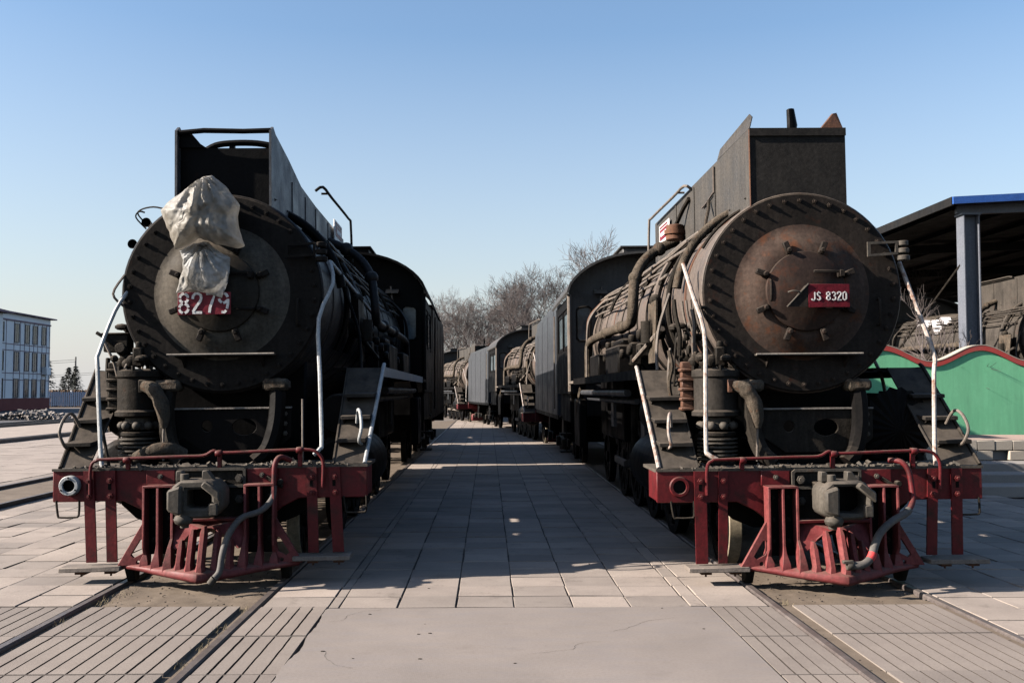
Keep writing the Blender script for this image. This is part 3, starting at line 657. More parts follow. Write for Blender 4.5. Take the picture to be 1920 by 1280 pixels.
def build_coupler(root, mat, closed):
    c = MB(); cx, cz = .03, .855
    # head: a chamfered hollow box opening to the front
    outer = [(cx - .23, cz - .12), (cx - .14, cz - .18), (cx + .14, cz - .18), (cx + .235, cz - .09), (cx + .235, cz + .08), (cx + .15, cz + .17), (cx - .14, cz + .17), (cx - .23, cz + .10)]
    inner = [(cx - .105, cz - .115), (cx + .12, cz - .125), (cx + .18, cz - .07), (cx + .18, cz + .05), (cx + .10, cz + .12), (cx - .105, cz + .12)]
    if closed: inner = [(u * .8 + cx * .2, (v - cz) * .72 + cz) for u, v in inner]
    c.holed(outer, [inner], 'y', -.60, -.28)
    h = c.build('coupler', mat, root, bev=.022)
    MB().box2((cx - .12, -.36, cz - .13), (cx + .17, -.30, cz + .13)).build('coupler_throat', 'soot', h)
    MB().prism([(cx - .235, cz - .10), (cx - .11, cz - .145), (cx - .105, cz + .13), (cx - .235, cz + .09)], 'y', -.70, -.605).build('knuckle', mat, h, bev=.02)
    MB().box2((cx + .13, -.66, cz - .15), (cx + .21, -.605, cz - .04)).build('guard_arm', mat, h, bev=.01)
    MB().prism([(cx + .10, cz + .168), (cx + .232, cz + .075), (cx + .232, cz - .02), (cx + .06, cz + .12)], 'y', -.68, -.605).build('guard_arm', mat, h, bev=.012)
    MB().cyl((cx - .12, -.52, cz - .27), (cx - .12, -.52, cz + .225), .04, n=12).build('knuckle_pin', mat, h, bev=.004)
    MB().ball((cx - .12, -.56, cz - .19), (.09, .08, .06), 10, 6).build('lock_lug', mat, h)
    for x in (cx - .16, cx + .08):
        MB().prism([(x - .05, cz + .16), (x + .06, cz + .16), (x + .0, cz + .25), (x - .045, cz + .25)], 'y', -.50, -.40).build('lifting_ear', mat, h, bev=.006)
    MB().box2((cx - .15, -.28, cz - .12), (cx + .15, -.03, cz + .12)).build('coupler_shank', 'grime', h, bev=.01)
    return h

def build_ladder(root, s, mat, stile_mat, xo_=1.57, both=True):
    """sloping stair from the deck up to the running board on side s (-1 or 1)"""
    bi, bo = s * 1.19, s * (1.57 if abs(xo_) > 1.55 else 1.46 if s < 0 else 1.50); ti, to = s * 1.18, s * 1.58
    p = lambda x0, x1, t: ((x0 + (x1 - x0) * t), 0.06 + 1.22 * t, 1.11 + .97 * t)
    l = MB()
    a, b_, c_, d_ = p(bi, ti, 0), p(bo, to, 0), p(bo, to, 1), p(bi, ti, 1)
    off = Vector((0, .03, 0))
    l.add([a, b_, c_, d_] + [Vector(v) + off for v in (a, b_, c_, d_)], [(0, 1, 2, 3), (7, 6, 5, 4), (0, 4, 5, 1), (1, 5, 6, 2), (2, 6, 7, 3), (3, 7, 4, 0)])
    lad = l.build('ladder', mat, root)
    for i, t in enumerate((.24, .47, .70)):
        x0 = bi + (ti - bi) * t; x1 = bo + (to - bo) * t; y = .06 + 1.22 * t; z = 1.11 + .97 * t
        m = MB(); m.prism([(y - .19, z + .005), (y + .02, z + .02), (y + .02, z - .015), (y - .19, z - .035)], 'x', min(x0, x1) + .03, max(x0, x1) - .02)
        m.build('tread', mat, lad, bev=.005)
        MB().prism([(y - .16, z - .035), (y + .01, z - .02), (y + .01, z - .13)], 'x', (x0 + x1) / 2 - .13, (x0 + x1) / 2 - .115).build('bracket', mat, lad)
    MB().tube([p(bo, to, 0.0), p(bo, to, .5), p(bo, to, 1.02), (to, 1.36, 2.12)], .021, 8).build('stile', stile_mat, lad)
    if both: MB().tube([p(bi, ti, 0.0), p(bi, ti, 1.0)], .012, 6).build('stile', mat, lad)
    xo = s * 1.45
    ribbon_pipe('hand_loop', [(xo - s * .0, .22, 1.29), (xo - s * .01, .10, 1.33), (xo + s * .02, .06, 1.46), (xo + s * .0, .14, 1.60), (xo - s * .035, .24, 1.63), (xo - s * .06, .36, 1.50)], .016, stile_mat if stile_mat != 'grime' else 'pipe', lad)
    return lad

def build_cab(root, mat, roofmat, y0=10.45, y1=14.3):
    W = 1.56; zf = 2.05; ze = 3.80; zt = 4.62
    def roof_z(x): return ze + (zt - ze) * (max(0.0, 1 - abs(x / 1.60) ** 2.3)) ** .62
    cab = MB()
    xs_ = [W * math.sin(R(-90 + 180 * i / 18)) for i in range(19)]
    outl = [(x, roof_z(x) - .03) for x in xs_] + [(W, zf), (-W, zf)]
    win = [[(s * 1.40, 3.25 - .32), (s * 1.40, 3.25 + .22), (s * 1.36, 3.25 + .27), (s * 1.19, 3.25 + .29), (s * 1.14, 3.25 + .24), (s * 1.17, 3.25 - .32), (s * 1.21, 3.25 - .37), (s * 1.36, 3.25 - .37)] for s in (-1, 1)]
    fw = MB().holed(outl, win, 'y', y0, y0 + .04).build('cab_front', roofmat, root)
    for s, w in zip((-1, 1), win):
        cx = sum(u for u, v in w) / 8; cz = sum(v for u, v in w) / 8
        MB().holed([(cx + (u - cx) * 1.25, cz + (v - cz) * 1.10) for u, v in w], [w], 'y', y0 - .025, y0 - .002).build('window_frame', mat, fw, bev=.006)
        MB().prism(w, 'y', y0 + .012, y0 + .025).build('window_pane', 'glass', fw)
    for s in (-1, 1):
        sd = MB().box2((s * W, y0 + .042, zf - .25), (s * (W - .05), y0 + .55, ze - .02)).box2((s * W, y0 + .55, zf - .25), (s * (W - .05), y1, 2.72)) \
            .box2((s * W, y0 + .55, 3.58), (s * (W - .05), y1, ze - .02)).box2((s * W, y1 - .5, 2.72), (s * (W - .05), y1, 3.58)).box2((s * W, y0 + 1.85, 2.72), (s * (W - .05), y0 + 1.95, 3.58)).build('cab_side', mat, root)
        for ya, yb in ((y0 + .58, y0 + 1.82), (y0 + 1.98, y1 - .53)):
            MB().holed([(ya, 2.74), (yb, 2.74), (yb, 3.56), (ya, 3.56)], [[(ya + .07, 2.81), (yb - .07, 2.81), (yb - .07, 3.49), (ya + .07, 3.49)]], 'x', s * (W - .02), s * (W - .06)).build('window_frame', mat, sd)
            MB().box2((s * (W - .035), ya + .05, 2.8), (s * (W - .045), yb - .05, 3.5)).build('window_pane', 'glass', sd)
        MB().tube([(s * (W + .0), y0 - .01, zf - .2), (s * (W + .0), y0 - .01, ze)], .045, 8).build('cab_corner_post', 'pipe' if mat != 'soot' else mat, root)
    r = MB(); xr = [1.64 * math.sin(R(-90 + 180 * i / 22)) for i in range(23)]; vs = []
    for y in (y0 - .45, y1 + .35):
        for x in xr: vs.append((x, y, roof_z(x * .97) + (0 if abs(x) < 1.6 else -.03)))
        for x in reversed(xr): vs.append((x * .985, y, roof_z(x * .97) - .045 + (0 if abs(x) < 1.6 else -.03)))
    k = 46
    r.add(vs, [(i, (i + 1) % k, (i + 1) % k + k, i + k) for i in range(k)] + [tuple(range(k)), tuple(range(k, 2 * k))])
    ro = r.build('cab_roof', roofmat, root)
    MB().box2((-.42, y0 + .3, zt - .03), (.42, y0 + 2.2, zt + .17)).build('roof_vent', roofmat, ro, bev=.02)
    MB().box2((-.47, y0 + .22, zt + .171), (.47, y0 + 2.28, zt + .20)).build('roof_vent_lid', roofmat, ro)
    # hood over the front window
    for s in (-1, 1):
        MB().tube([(s * .9, y0 - .02, 3.95), (s * .93, y0 - .12, 3.72), (s * .98, y0 - .02, 3.4)], .02, 6).build('grab_rail', 'pipe', fw)
        MB().prism([(y0 - .22, 3.80), (y0 - .005, 3.90), (y0 - .005, 3.87)], 'x', s * .80, s * 1.06).build('window_hood', 'pipe', fw)
    MB().box2((-W + .06, y0 + .05, zf - .04), (W - .06, y1, zf + .02)).build('cab_floor', mat, root)
    MB().box2((-1.3, y1 - .2, zf), (1.3, y1 - .14, 4.0)).build('cab_back_curtain', 'soot', root)
    MB().box2((-W - .04, y0 - 1.1, zf - .05), (-W + .35, y0 + .02, zf + .0)).box2((W - .35, y0 - 1.1, zf - .05), (W + .04, y0 + .02, zf + .0)).build('cab_step_plate', 'pipe' if mat != 'soot' else mat, root)

def build_loco(name, label, loc, rot, kind, full=True, group=None):
    L = kind == 'l'
    root = thing(name, label, 'steam locomotive', loc, rot, group)
    front, door, side = ('front_l', 'door_l', 'side_l') if L else ('front_r', 'door_r', 'side_r')
    body = 'soot' if L else 'black'; white = 'white_l' if L else 'white_r'
    # ---------------- buffer beam
    bm_ = MB(); zt = 1.10; zb = .785
    xa_, xb_ = (-1.505, 1.53) if L else (-1.605, 1.56)
    bm_.prism([(xa_, zt), (xa_, zb), (-.83, zb), (-.66, .70), (-.56, .62), (.60, .62), (.70, .70), (.87, zb), (xb_, zb), (xb_, zt)], 'y', 0, .05)
    beam = bm_.build('buffer_beam', 'red', root, bev=.008)
    MB().box2((xa_ + .005, .052, 1.068), (xb_ - .005, .85, 1.098)).build('deck', 'dusty', root)
    for s, x_ in ((-1, xa_), (1, xb_)): MB().box2((x_ - s * .045, .052, .80), (x_ - s * .005, .5, 1.066)).build('beam_end', 'red', beam)
    wl_ = MB().box2((xa_ - .005, -.012, 1.082), (xb_ + .005, -.001, 1.108)).build('beam_lip', 'dusty', beam)
    # ---------------- deck clutter: dust, coal and broken fittings lying along the beam
    q = random.Random(4 if L else 5)
    d = MB()
    for i in range(260):
        r = q.uniform(.004, .017) if i % 12 else q.uniform(.015, .03)
        d.box((q.uniform(-1.35, 1.35), abs(q.gauss(.05, .12)), 1.098 + r * .4), (r * 2 * q.uniform(.8, 2), r * 2 * q.uniform(.7, 2), r * 1.2), Matrix.Rotation(q.uniform(0, 3), 3, Vector((q.random(), q.random(), 1)).normalized()))
    stuff(d.build('deck_debris', 'dusty', root, smooth=False))
    ds = MB(); nx = 70; vs = []
    for j in range(5):
        for i in range(nx + 1):
            x = -1.15 + 2.3 * i / nx; y = .0 + .09 * j
            vs.append((x, y, 1.094 + (.012 + .03 * max(0, mnoise.noise(Vector((x * 5, y * 7, 3 if L else 7)))) + .012 * mnoise.noise(Vector((x * 23, y * 23, 1)))) * (1 if 0 < j < 4 else .3)))
    ds.add(vs, [(j * (nx + 1) + i, j * (nx + 1) + i + 1, (j + 1) * (nx + 1) + i + 1, (j + 1) * (nx + 1) + i) for j in range(4) for i in range(nx)])
    ds.build('deck_dust', 'dusty', root)
    # ---------------- smokebox and its front
    cz = 2.85
    sm = MB().lathe([(1.02, .50), (1.035, .52), (1.035, .60), (1.02, .62), (1.02, 2.55)], (0, 0, cz), n=72).build('smokebox', side, root)
    fp = MB().lathe([(1.02, .503), (1.005, .488), (.62, .488), (.60, .482)], (0, 0, cz), n=72).lathe([(.60, .482), (.565, .455), (.52, .415), (.475, .39), (.44, .385), (.43, .40)], (0, 0, cz), n=64)
    fpo = MB().lathe([(1.018, .503), (1.005, .488), (.69, .488)], (0, 0, cz), n=72).build('smokebox_front', front, root)
    MB().lathe([(.70, .4885), (.665, .484), (.63, .474), (.595, .457), (.555, .434), (.52, .415), (.48, .398), (.44, .389), (.405, .386)], (0, 0, cz), n=72).build('dished_ring', 'ring_l' if L else 'ring_r', fpo)
    dr = MB().lathe([(.404, .40), (.404, .352), (.398, .342), (.375, .335), (.30, .312), (.2, .292), (.09, .281), (.0005, .28)], (0, 0, cz), n=64).build('smokebox_door', door, root)
    nb = 38
    for i in range(nb):
        a = 2 * math.pi * (i + .5) / nb
        o = link('bolt', bolt_mesh(front), fpo, (.945 * math.cos(a), .488, cz + .945 * math.sin(a)), (0, a, 0))
    cl = MB().box((0, -.025, .03), (.06, .05, .13)).cyl((0, -.05, 0), (0, -.09, 0), .028, n=6)
    clm = cl.mesh('clamp', M[front], bev=.008)
    if full:
        for i in range(8):
            a = R(22 + 45 * i); link('clamp', clm, dr, (.445 * math.cos(a), .386, cz + .445 * math.sin(a)), (0, math.pi / 2 - a, 0))
        MB().box2((.05, .24, cz + .17), (.34, .265, cz + .20)).box2((.31, .23, cz + .13), (.36, .39, cz + .20)).build('hinge_strap', front, dr, bev=.006)
        MB().box2((.02, .30, cz - .19), (.37, .33, cz - .16)).build('hinge_strap', front, dr, bev=.006)
        ribbon_pipe('door_handle', [(-.36, .40, cz + .12), (-.36, .33, cz + .10), (-.36, .33, cz - .08), (-.36, .40, cz - .10)], .014, front, dr)
        ribbon_pipe('grab_handle', [(.78, .49, cz - .08), (.78, .43, cz - .10), (.78, .43, cz - .32), (.78, .49, cz - .34)], .014, front, fpo)
    # step shelf across the lower smokebox
    sh = MB().box2((-.50, .33, 2.205), (.55, .486, 2.222)).build('foot_shelf', 'dusty', fpo)
    MB().tube([(-.52, .335, 2.214), (.56, .335, 2.214)], .012, 6).build('shelf_edge', 'sunlit_edge', sh)
    for x in (-.38, .42): MB().prism([(.486, 2.20), (.345, 2.20), (.486, 2.08)], 'x', x - .008, x + .008).build('bracket', front, sh)
    # ---------------- number plate
    if full:
        if L:
            pl = MB().box2((-.36, .165, cz - .245), (.165, .175, cz - .02)).build('number_plate', 'plate_red', root, bev=.003)
            MB().box2((-.2, .176, cz - .2), (-.16, .27, cz - .05)).box2((.02, .176, cz - .2), (.06, .25, cz - .05)).build('bracket', front, pl)
            lettering(pl, ['8s', '2', '7', '9s'], -.352, cz - .228, .195, .13, .164, .026, 'white')
        else:
            pl = MB().box2((-.045, .135, cz - .185), (.365, .145, cz + .045)).build('number_plate', 'plate_dull', root, bev=.003)
            MB().box2((-.02, .1452, cz - .16), (.0, .25, cz + .02)).box2((.30, .1452, cz - .16), (.32, .29, cz + .02)).build('bracket', front, pl)
            lettering(pl, ['J', 'S', ' ', '8', '3', '2', '0'], -.02, cz - .115, .08, .054, .134, .0115, 'white')
            # pointed side bracket left of the plate
            gs = MB(); gs.add([(-.255, .15, cz - .175), (-.042, .138, cz + .045), (-.055, .138, cz - .18), (-.12, .24, cz - .06), (-.05, .25, cz + .04), (-.06, .25, cz - .17)], [(0, 1, 2), (0, 3, 4, 1), (0, 2, 5, 3), (1, 4, 5, 2), (3, 5, 4)])
            gs.build('gusset', front, pl)
            MB().tube([(-.045, .13, cz + .048), (-.258, .142, cz - .178)], .009, 6).build('gusset_edge', 'dusty', pl)
            ribbon_pipe('gusset_loop', [(-.24, .16, cz - .03), (-.20, .13, cz - .02), (-.14, .13, cz - .03), (-.12, .15, cz - .06)], .008, 'dusty', pl, 6)
        # lamp bracket on the viewer's right
        lb = MB().holed([(.66, 3.20), (.97, 3.22), (.97, 3.36), (.66, 3.35)], [[(.69, 3.225), (.945, 3.245), (.945, 3.335), (.69, 3.325)]], 'y', .40, .425).build('lamp_bracket', 'dusty' if not L else front, fpo)
        for k in range(3): MB().cyl((1.03, .42, 3.16 + .075 * k), (1.03, .42, 3.21 + .075 * k), .065 - .006 * k, n=14).build('hinge_knuckle', 'dusty' if not L else front, lb, bev=.006)
        if L:   # two little horns on the shoulder
            for (x, z) in ((-.90, 3.655), (-1.045, 3.425)):
                h = MB().lathe([(.0, 1.25), (.022, 1.22), (.024, 1.0), (.05, .86), (.052, .855), (.046, .86), (.02, .97), (.0005, .98)], (x, 0, z), n=16).build('horn', front, fpo)
            ribbon_pipe('horn_wire', [(-.84, .95, 3.56), (-1.0, .92, 3.74), (-.97, .9, 3.80), (-.82, .85, 3.82), (-.66, .8, 3.78)], .009, front, fpo, 6)
            ribbon_pipe('horn_wire', [(-.93, .95, 3.6), (-1.03, .92, 3.72), (-.99, .9, 3.78), (-.93, .9, 3.77)], .009, front, fpo, 6)
    # ---------------- skyline casing on top
    cm = 'casing_l' if L else 'casing_r'; W = .50
    zb_ = lambda x: cz + math.sqrt(max(0, 1.0 - x * x)) - .01
    if L:
        prof = [(.52, 3.66), (.52, 4.56), (.62, 4.62), (.75, 4.57), (1.5, 4.47), (2.3, 4.33), (3.4, 4.29), (6.2, 4.27), (6.2, 3.66)]
    else:
        prof = [(.54, 3.66), (.54, 4.55), (6.3, 4.53), (6.3, 3.66)]
    cs = []
    for s in (-1, 1):
        c = MB().prism(prof, 'x', s * W, s * (W - .025)).build('casing_side', cm, root)
        cs.append(c)
        for y in ((2.08, 3.27, 4.5) if not L else (1.7, 2.6, 3.4, 4.5)):
            MB().box2((s * (W + .0), y - .03, 3.70), (s * (W + .012), y + .03, 4.5 if not L else 4.25)).build('panel_seam', cm, c)
        for k in range(9):
            y = .7 + .68 * k
            link('rivet', bolt_mesh(cm), c, (s * (W + .001), y, 3.86), (0, 0, R(90) * s), (.5, .5, .5))
    if L:   # recessed front plate, bar across the top, left post
        fpl = MB().prism([(-W + .026, 3.70), (W - .026, 3.70), (W - .026, 4.40), (-W + .026, 4.40)], 'y', .64, .66).build('casing_front', body, root)
        MB().tube([(-W + .02, .55, 4.54), (-.2, .54, 4.555), (.2, .54, 4.56), (W - .02, .55, 4.56)], .028, 8).jitter(.012, 7).build('top_bar', body, root)
        MB().prism([(-W + .026, 4.40), (-W + .026, 4.56), (-.36, 4.56), (-.26, 4.44), (-.20, 4.40)], 'y', .60, .64).build('corner_gusset', body, root)
        ribbon_pipe('chimney_lip', [(-.34, 1.0, 4.44), (-.2, 1.0, 4.52), (0, 1.0, 4.545), (.25, 1.0, 4.54), (W - .04, 1.0, 4.50)], .035, body, root)
        MB().box2((-W + .026, 1.1, 4.28), (W - .026, 6.1, 4.30)).build('casing_top', body, root)
        MB().box2((-.05, .98, 4.38), (.0, 1.06, 4.55)).build('post', body, root)
    else:
        n = 12
        pl_ = [(-W + .002, 4.55), (W - .002, 4.55)] + [(W - .002 - (2 * W - .004) * i / n, zb_(W - 2 * W * i / n)) for i in range(n + 1)]
        fpl = MB().prism(pl_, 'y', .512, .538).build('casing_front', 'shaded_plate', root)
        MB().box2((-W, .49, 4.47), (W, .511, 4.55)).build('casing_rim', 'shaded_plate', fpl)
        MB().tube([(-W, .51, 3.74), (-W, .51, 4.54)], .009, 6).build('corner_bead', 'rust', fpl)
        MB().box2((-W + .026, .56, 4.40), (W - .026, 6.2, 4.42)).build('casing_top', body, root)
        for s in (-1, 1):   # inward-leaning smoke wings
            wg = MB(); x0 = s * W; a = [(x0, .50, 4.552), (x0, 1.95, 4.552), (x0 - s * .015, 1.85, 4.66), (x0 - s * .025, .58, 4.72), (x0 - s * .03, .50, 4.67)]
            if s == 1: a = [(x0, .56, 4.552), (x0 - .24, .56, 4.552), (x0 - .10, .57, 4.72), (x0 - .06, .58, 4.73)]
            wg.add([Vector(p) for p in a] + [Vector(p) + Vector((-s * .012, .012, 0)) for p in a], [tuple(range(len(a))), tuple(range(2 * len(a) - 1, len(a) - 1, -1))] + [(i, (i + 1) % len(a), (i + 1) % len(a) + len(a), i + len(a)) for i in range(len(a))])
            wg.build('smoke_wing', cm if s == -1 else 'rust', root)
        MB().tube([(.235, 1.5, 4.40), (.235, 1.5, 4.68), (.25, 1.5, 4.85), (.245, 1.5, 5.03)], [.055, .05, .058, .05], 10).jitter(.018, 9).build('vent_pipe', 'soot', root)
        MB().tube([(-W - .02, 2.06, 4.5), (-W - .02, 2.06, 4.2), (-W - .02, 2.5, 4.14), (-W - .02, 2.7, 4.13)], .013, 6).build('conduit', 'side_r', cs[0])
        ribbon_pipe('lever', [(-W - .03, 2.3, 4.14), (-W - .06, 2.2, 4.02), (-W - .16, 1.9, 3.82), (-W - .2, 1.75, 3.72)], .022, 'grime', root)
    # side plate and hand rail near the back of the casing
    for s in (-1, 1):
        if full:
            sp = MB().box2((s * (W + .03), 4.85, 4.06), (s * (W + .05), 5.65, 4.38)).build('side_plate', 'white', root, bev=.015)
            MB().box2((s * (W + .051), 4.93, 4.14), (s * (W + .056), 5.57, 4.30)).build('plate_panel', 'plate_red', sp)
            MB().box2((s * (W + .051), 4.93, 4.32), (s * (W + .056), 5.57, 4.345)).build('plate_panel', 'plate_red', sp)
            MB().box2((s * (W + .0565), 5.02, 4.19), (s * (W + .06), 5.48, 4.25)).build('plate_mark', 'white', sp)
        ribbon_pipe('hand_rail', [(s * (W + .0), 3.4, 4.5), (s * (W + .09), 3.45, 4.56), (s * (W + .1), 4.2, 4.56), (s * (W + .12), 5.9, 4.56), (s * (W + .13), 6.1, 4.5), (s * (W + .14), 6.15, 3.9)], .02, 'pipe' if not L else body, root, 8, 3)
        MB().tube([(s * W, 3.9, 4.56), (s * (W + .1), 3.9, 4.56)], .016, 6).build('rail_bracket', 'pipe' if not L else body, root)
    # ---------------- boiler, firebox
    bo = MB().lathe([(1.0, 2.55), (1.0, 7.2), (1.06, 7.9), (1.10, 10.42)], (0, 0, cz), n=64).build('boiler', side, root)
    for y in (1.35, 2.5, 3.35, 4.2, 5.05, 5.9, 6.75, 7.6, 8.4, 9.2, 9.9):
        r = 1.02 if y < 2.6 else (1.0 if y < 7.2 else 1.0 + .1 * min(1, (y - 7.2) / 2.2) + .006)
        MB().lathe([(r + .001, y - .035), (r + .014, y - .03), (r + .014, y + .03), (r + .001, y + .035)], (0, 0, cz), n=64).build('boiler_band', side if L else ('rust' if y in (1.35, 3.35, 7.6) else 'grime'), bo)
    # ---------------- running boards and ladders
    for s in (-1, 1):
        MB().box2((s * 1.58, 1.28, 2.055), (s * 1.02, 9.4, 2.085)).build('running_board', body, root)
        MB().box2((s * 1.585, 1.28, 1.98), (s * 1.555, 9.4, 2.09)).build('board_edge', white if L else body, root)
        build_ladder(root, s, 'ladder', white if (s > 0) == L else 'grime', xa_ if s < 0 else xb_)
        # white inclined pipe from the deck to the smokebox shoulder
    if L:
        pp = [(1.07, .75, 3.2), (1.12, .6, 2.95), (1.0, .42, 2.57), (1.035, .25, 2.0), (1.07, .12, 1.34), (1.06, .08, 1.26), (1.0, .06, 1.2)]
        ribbon_pipe('hand_rail', pp, .021, white, root, 8, 3)
        ribbon_pipe('hand_rail', [(1.07, .75, 3.2), (1.08, 2.2, 3.12), (1.09, 4.0, 3.02), (1.1, 6.0, 2.9)], .023, white, root)
        ribbon_pipe('hand_rail', [(-.96, .52, 2.9), (-1.06, .4, 2.67), (-1.15, .2, 2.23), (-1.14, .15, 2.1), (-1.08, .08, 1.3), (-1.05, .05, 1.09)], .021, white, root, 8, 3)
        MB().tube([(.86, .25, 1.1), (.86, .25, 1.75)], .012, 6).build('rod', 'pipe', root)
    else:
        ribbon_pipe('hand_rail', [(-1.15, .8, 3.19), (-1.10, .6, 2.85), (-1.03, .4, 2.45), (-1.06, .25, 1.9), (-1.095, .12, 1.32), (-1.085, .08, 1.24), (-1.0, .06, 1.19)], .0225, white, root, 8, 3)
        ribbon_pipe('hand_rail', [(1.06, .6, 3.17), (1.16, .45, 2.7), (1.26, .3, 2.2), (1.22, .22, 2.0), (1.15, .1, 1.3), (1.135, .05, 1.10)], .0225, white, root, 8, 3)
        MB().tube([(-1.06, .45, 2.7), (-.92, .55, 2.7)], .02, 6).build('rail_bracket', 'grime', root)
    # ---------------- pipe runs along both flanks
    for s in (-1, 1):
        pm_ = 'pipe' if not L else 'side_l'
        for (ang, r, y0, y1, rad) in ((44, 1.13, 1.5, 10.35, .026), (40, 1.14, 1.9, 10.35, .017), (36, 1.11, 1.6, 10.2, .022), (30, 1.10, 3.2, 10.2, .016), (22, 1.10, 2.4, 9.6, .02), (49, 1.10, 3.4, 10.3, .014)):
            pts = []
            for i in range(9):
                y = y0 + (y1 - y0) * i / 8; rr = r + (.09 * max(0, min(1, (y - 7.2) / 2.2))) + .012 * math.sin(i * 2.3 + ang)
                aa = R(ang + .5 * math.sin(i * 1.7 + ang)); pts.append((s * rr * math.cos(aa), y, cz + rr * math.sin(aa)))
            MB().tube(pts, rad, 8).build('boiler_pipe', pm_, root)
        if full or True:
            for y in (2.9, 4.4, 5.9, 7.4, 8.9):
                a = arc(0, cz, 1.085 if y < 7.2 else 1.16, 18, 52, 6, y); a = [(s * p[0], p[1], p[2]) for p in a]
                MB().tube(a, .03, 6).build('pipe_clip', 'grime', root)
        # big lagged pipe that drops from the crown and runs back to the cab
        if not (L and s < 0): ribbon_pipe('steam_pipe', [(s * .52, 4.35, 3.97), (s * .78, 4.35, 3.85), (s * 1.0, 4.3, 3.68), (s * 1.15, 4.2, 3.42), (s * 1.21, 4.05, 3.05), (s * 1.22, 4.1, 2.86), (s * 1.22, 4.4, 2.79), (s * 1.22, 5.9, 2.81), (s * 1.22, 8.4, 2.83), (s * 1.25, 9.5, 2.78), (s * 1.26, 9.72, 2.6), (s * 1.26, 9.75, 2.1)], .075 if not L else .06, 'lag' if not L else 'side_l', root, 10, 4)
        for (fx, fy, fz) in () if (L and s < 0) else ((.78, 4.35, 3.85), (1.15, 4.2, 3.42), (1.22, 5.2, 2.80), (1.22, 7.0, 2.82)): MB().ball((s * fx, fy, fz), .1, 10, 7).build('pipe_joint', 'lag' if not L else 'side_l', root)
        ribbon_pipe('hoop_pipe', arc(0, cz, 1.10, 78 if s > 0 else 102, 8 if s > 0 else 172, 12, 1.5), .052, 'lag' if not L else body, root, 10, 2)
        ribbon_pipe('hoop_pipe', arc(0, cz, 1.07, 60 if s > 0 else 120, -30 if s > 0 else 210, 12, 2.15), .035, 'grime' if not L else body, root, 8, 2)
        ribbon_pipe('hoop_pipe', arc(0, cz, 1.07, 70 if s > 0 else 110, -30 if s > 0 else 210, 12, 3.05), .05, 'side_r' if not L else 'side_l', root, 8, 2)
        # check valve and fittings
        q = random.Random(21 + s)
        v = MB().cyl((s * 1.02, 2.75, 2.62), (s * 1.2, 2.75, 2.62), .13, n=12).cyl((s * 1.1, 2.75, 2.62), (s * 1.1, 2.75, 2.95), .06, n=10).ball((s * 1.12, 2.75, 2.98), .08).cyl((s * 1.22, 2.75, 2.45), (s * 1.22, 2.75, 2.72), .09, n=10).build('check_valve', 'grime', root)
        for k in range(4):
            y = 3.5 + .75 * k + (1.2 if k > 1 else 0); b = MB(); zz = 2.35 + q.uniform(-.05, .05)
            b.box((s * 1.16, y, zz), (.16, .2 + .1 * (k % 3 == 0), .18 + .14 * (k % 2))).cyl((s * 1.2, y, zz + .15), (s * 1.2, y, zz + .27), .06, n=8).cyl((s * 1.31, y, zz), (s * 1.38, y, zz), .07, n=10)
            b.build('lubricator' if k % 2 else 'valve_block', 'grime' if not L else body, root, bev=.02)
        MB().box2((s * 1.0, 6.6, 2.10), (s * 1.42, 7.9, 2.46)).build('tool_box', body, root, bev=.02)
        # pipes that drop in front of the cab
        for k, (r_, m_) in enumerate(((.03, 'rust'), (.022, 'pipe'), (.018, 'pipe'))):
            yy_ = 9.9 - .16 * k
            ribbon_pipe('drop_pipe', [(s * .86, yy_ - .5, 3.66), (s * 1.02, yy_ - .1, 3.52), (s * 1.2, yy_, 3.3), (s * (1.25 + .02 * k), yy_, 3.0), (s * (1.27 + .02 * k), yy_, 2.1)], r_, m_ if not L else 'side_l', root, 8)
        MB().box2((s * 1.02, 4.6, 2.1), (s * 1.36, 6.1, 2.52)).box2((s * 1.05, 4.8, 2.52), (s * 1.28, 5.7, 2.62)).build('valve_box', body, root, bev=.03)
        MB().prism([(2.35, 2.95), (2.95, 2.95), (3.0, 2.2), (2.5, 2.2)], 'x', s * 1.16, s * 1.18).build('side_plate', 'lag' if not L else body, root)
        ribbon_pipe('sand_pipe', [(s * 1.06, 2.1, 3.0), (s * 1.2, 2.05, 2.6), (s * 1.25, 1.95, 2.3), (s * 1.28, 1.7, 2.0), (s * 1.25, 1.5, 1.7)], .02, 'pipe' if not L else body, root, 6)
        MB().tube([(s * 1.12, 2.3, 2.6), (s * 1.3, 3.4, 2.25)], .035, 8).build('stay_bar', 'pipe' if not L else body, root)
    if not L and full:
        MB().cyl((-.62, 4.0, 3.92), (-.62, 4.0, 4.13), .13, .12, n=16).lathe([(.15, 4.0), (.15, 4.06)], (-.62, 4.0, 0), 'z', 16).build('whistle_valve', 'rust', root, bev=.01)
        MB().tube([(-.62, 4.0, 4.1), (-.56, 3.7, 4.3), (-.52, 3.5, 4.4)], .03, 8).build('whistle_lever', 'grime', root)
        # five thin copper pipes curling under the smokebox flank
        for k in range(4):
            ribbon_pipe('feed_pipe', arc(0, cz, 1.05 + .03 * k, 182, 228, 8, .75 + .07 * k), .014, 'pipe', root, 6, 2)
        ribbon_pipe('conduit', arc(0, cz, 1.05, 100, 150, 8, .95), .02, 'grime', root, 6, 2)
    # ---------------- frame cross-plate, saddle, curved brackets
    fr = MB().holed([(-.50, 1.655), (.70, 1.655), (.70, 1.36), (.54, 1.22), (-.20, 1.22), (-.40, 1.36), (-.50, 1.36)],
                    [ellipse(.22, 1.47, .125, .085), ellipse(-.16, 1.485, .055, .06, 14)], 'y', .50, .53).build('frame_plate', 'grime' if not L else 'black', root, bev=.004)
    MB().box2((-.50, .47, 1.656), (.70, .56, 1.672)).build('plate_lip', 'sunlit_edge', fr)
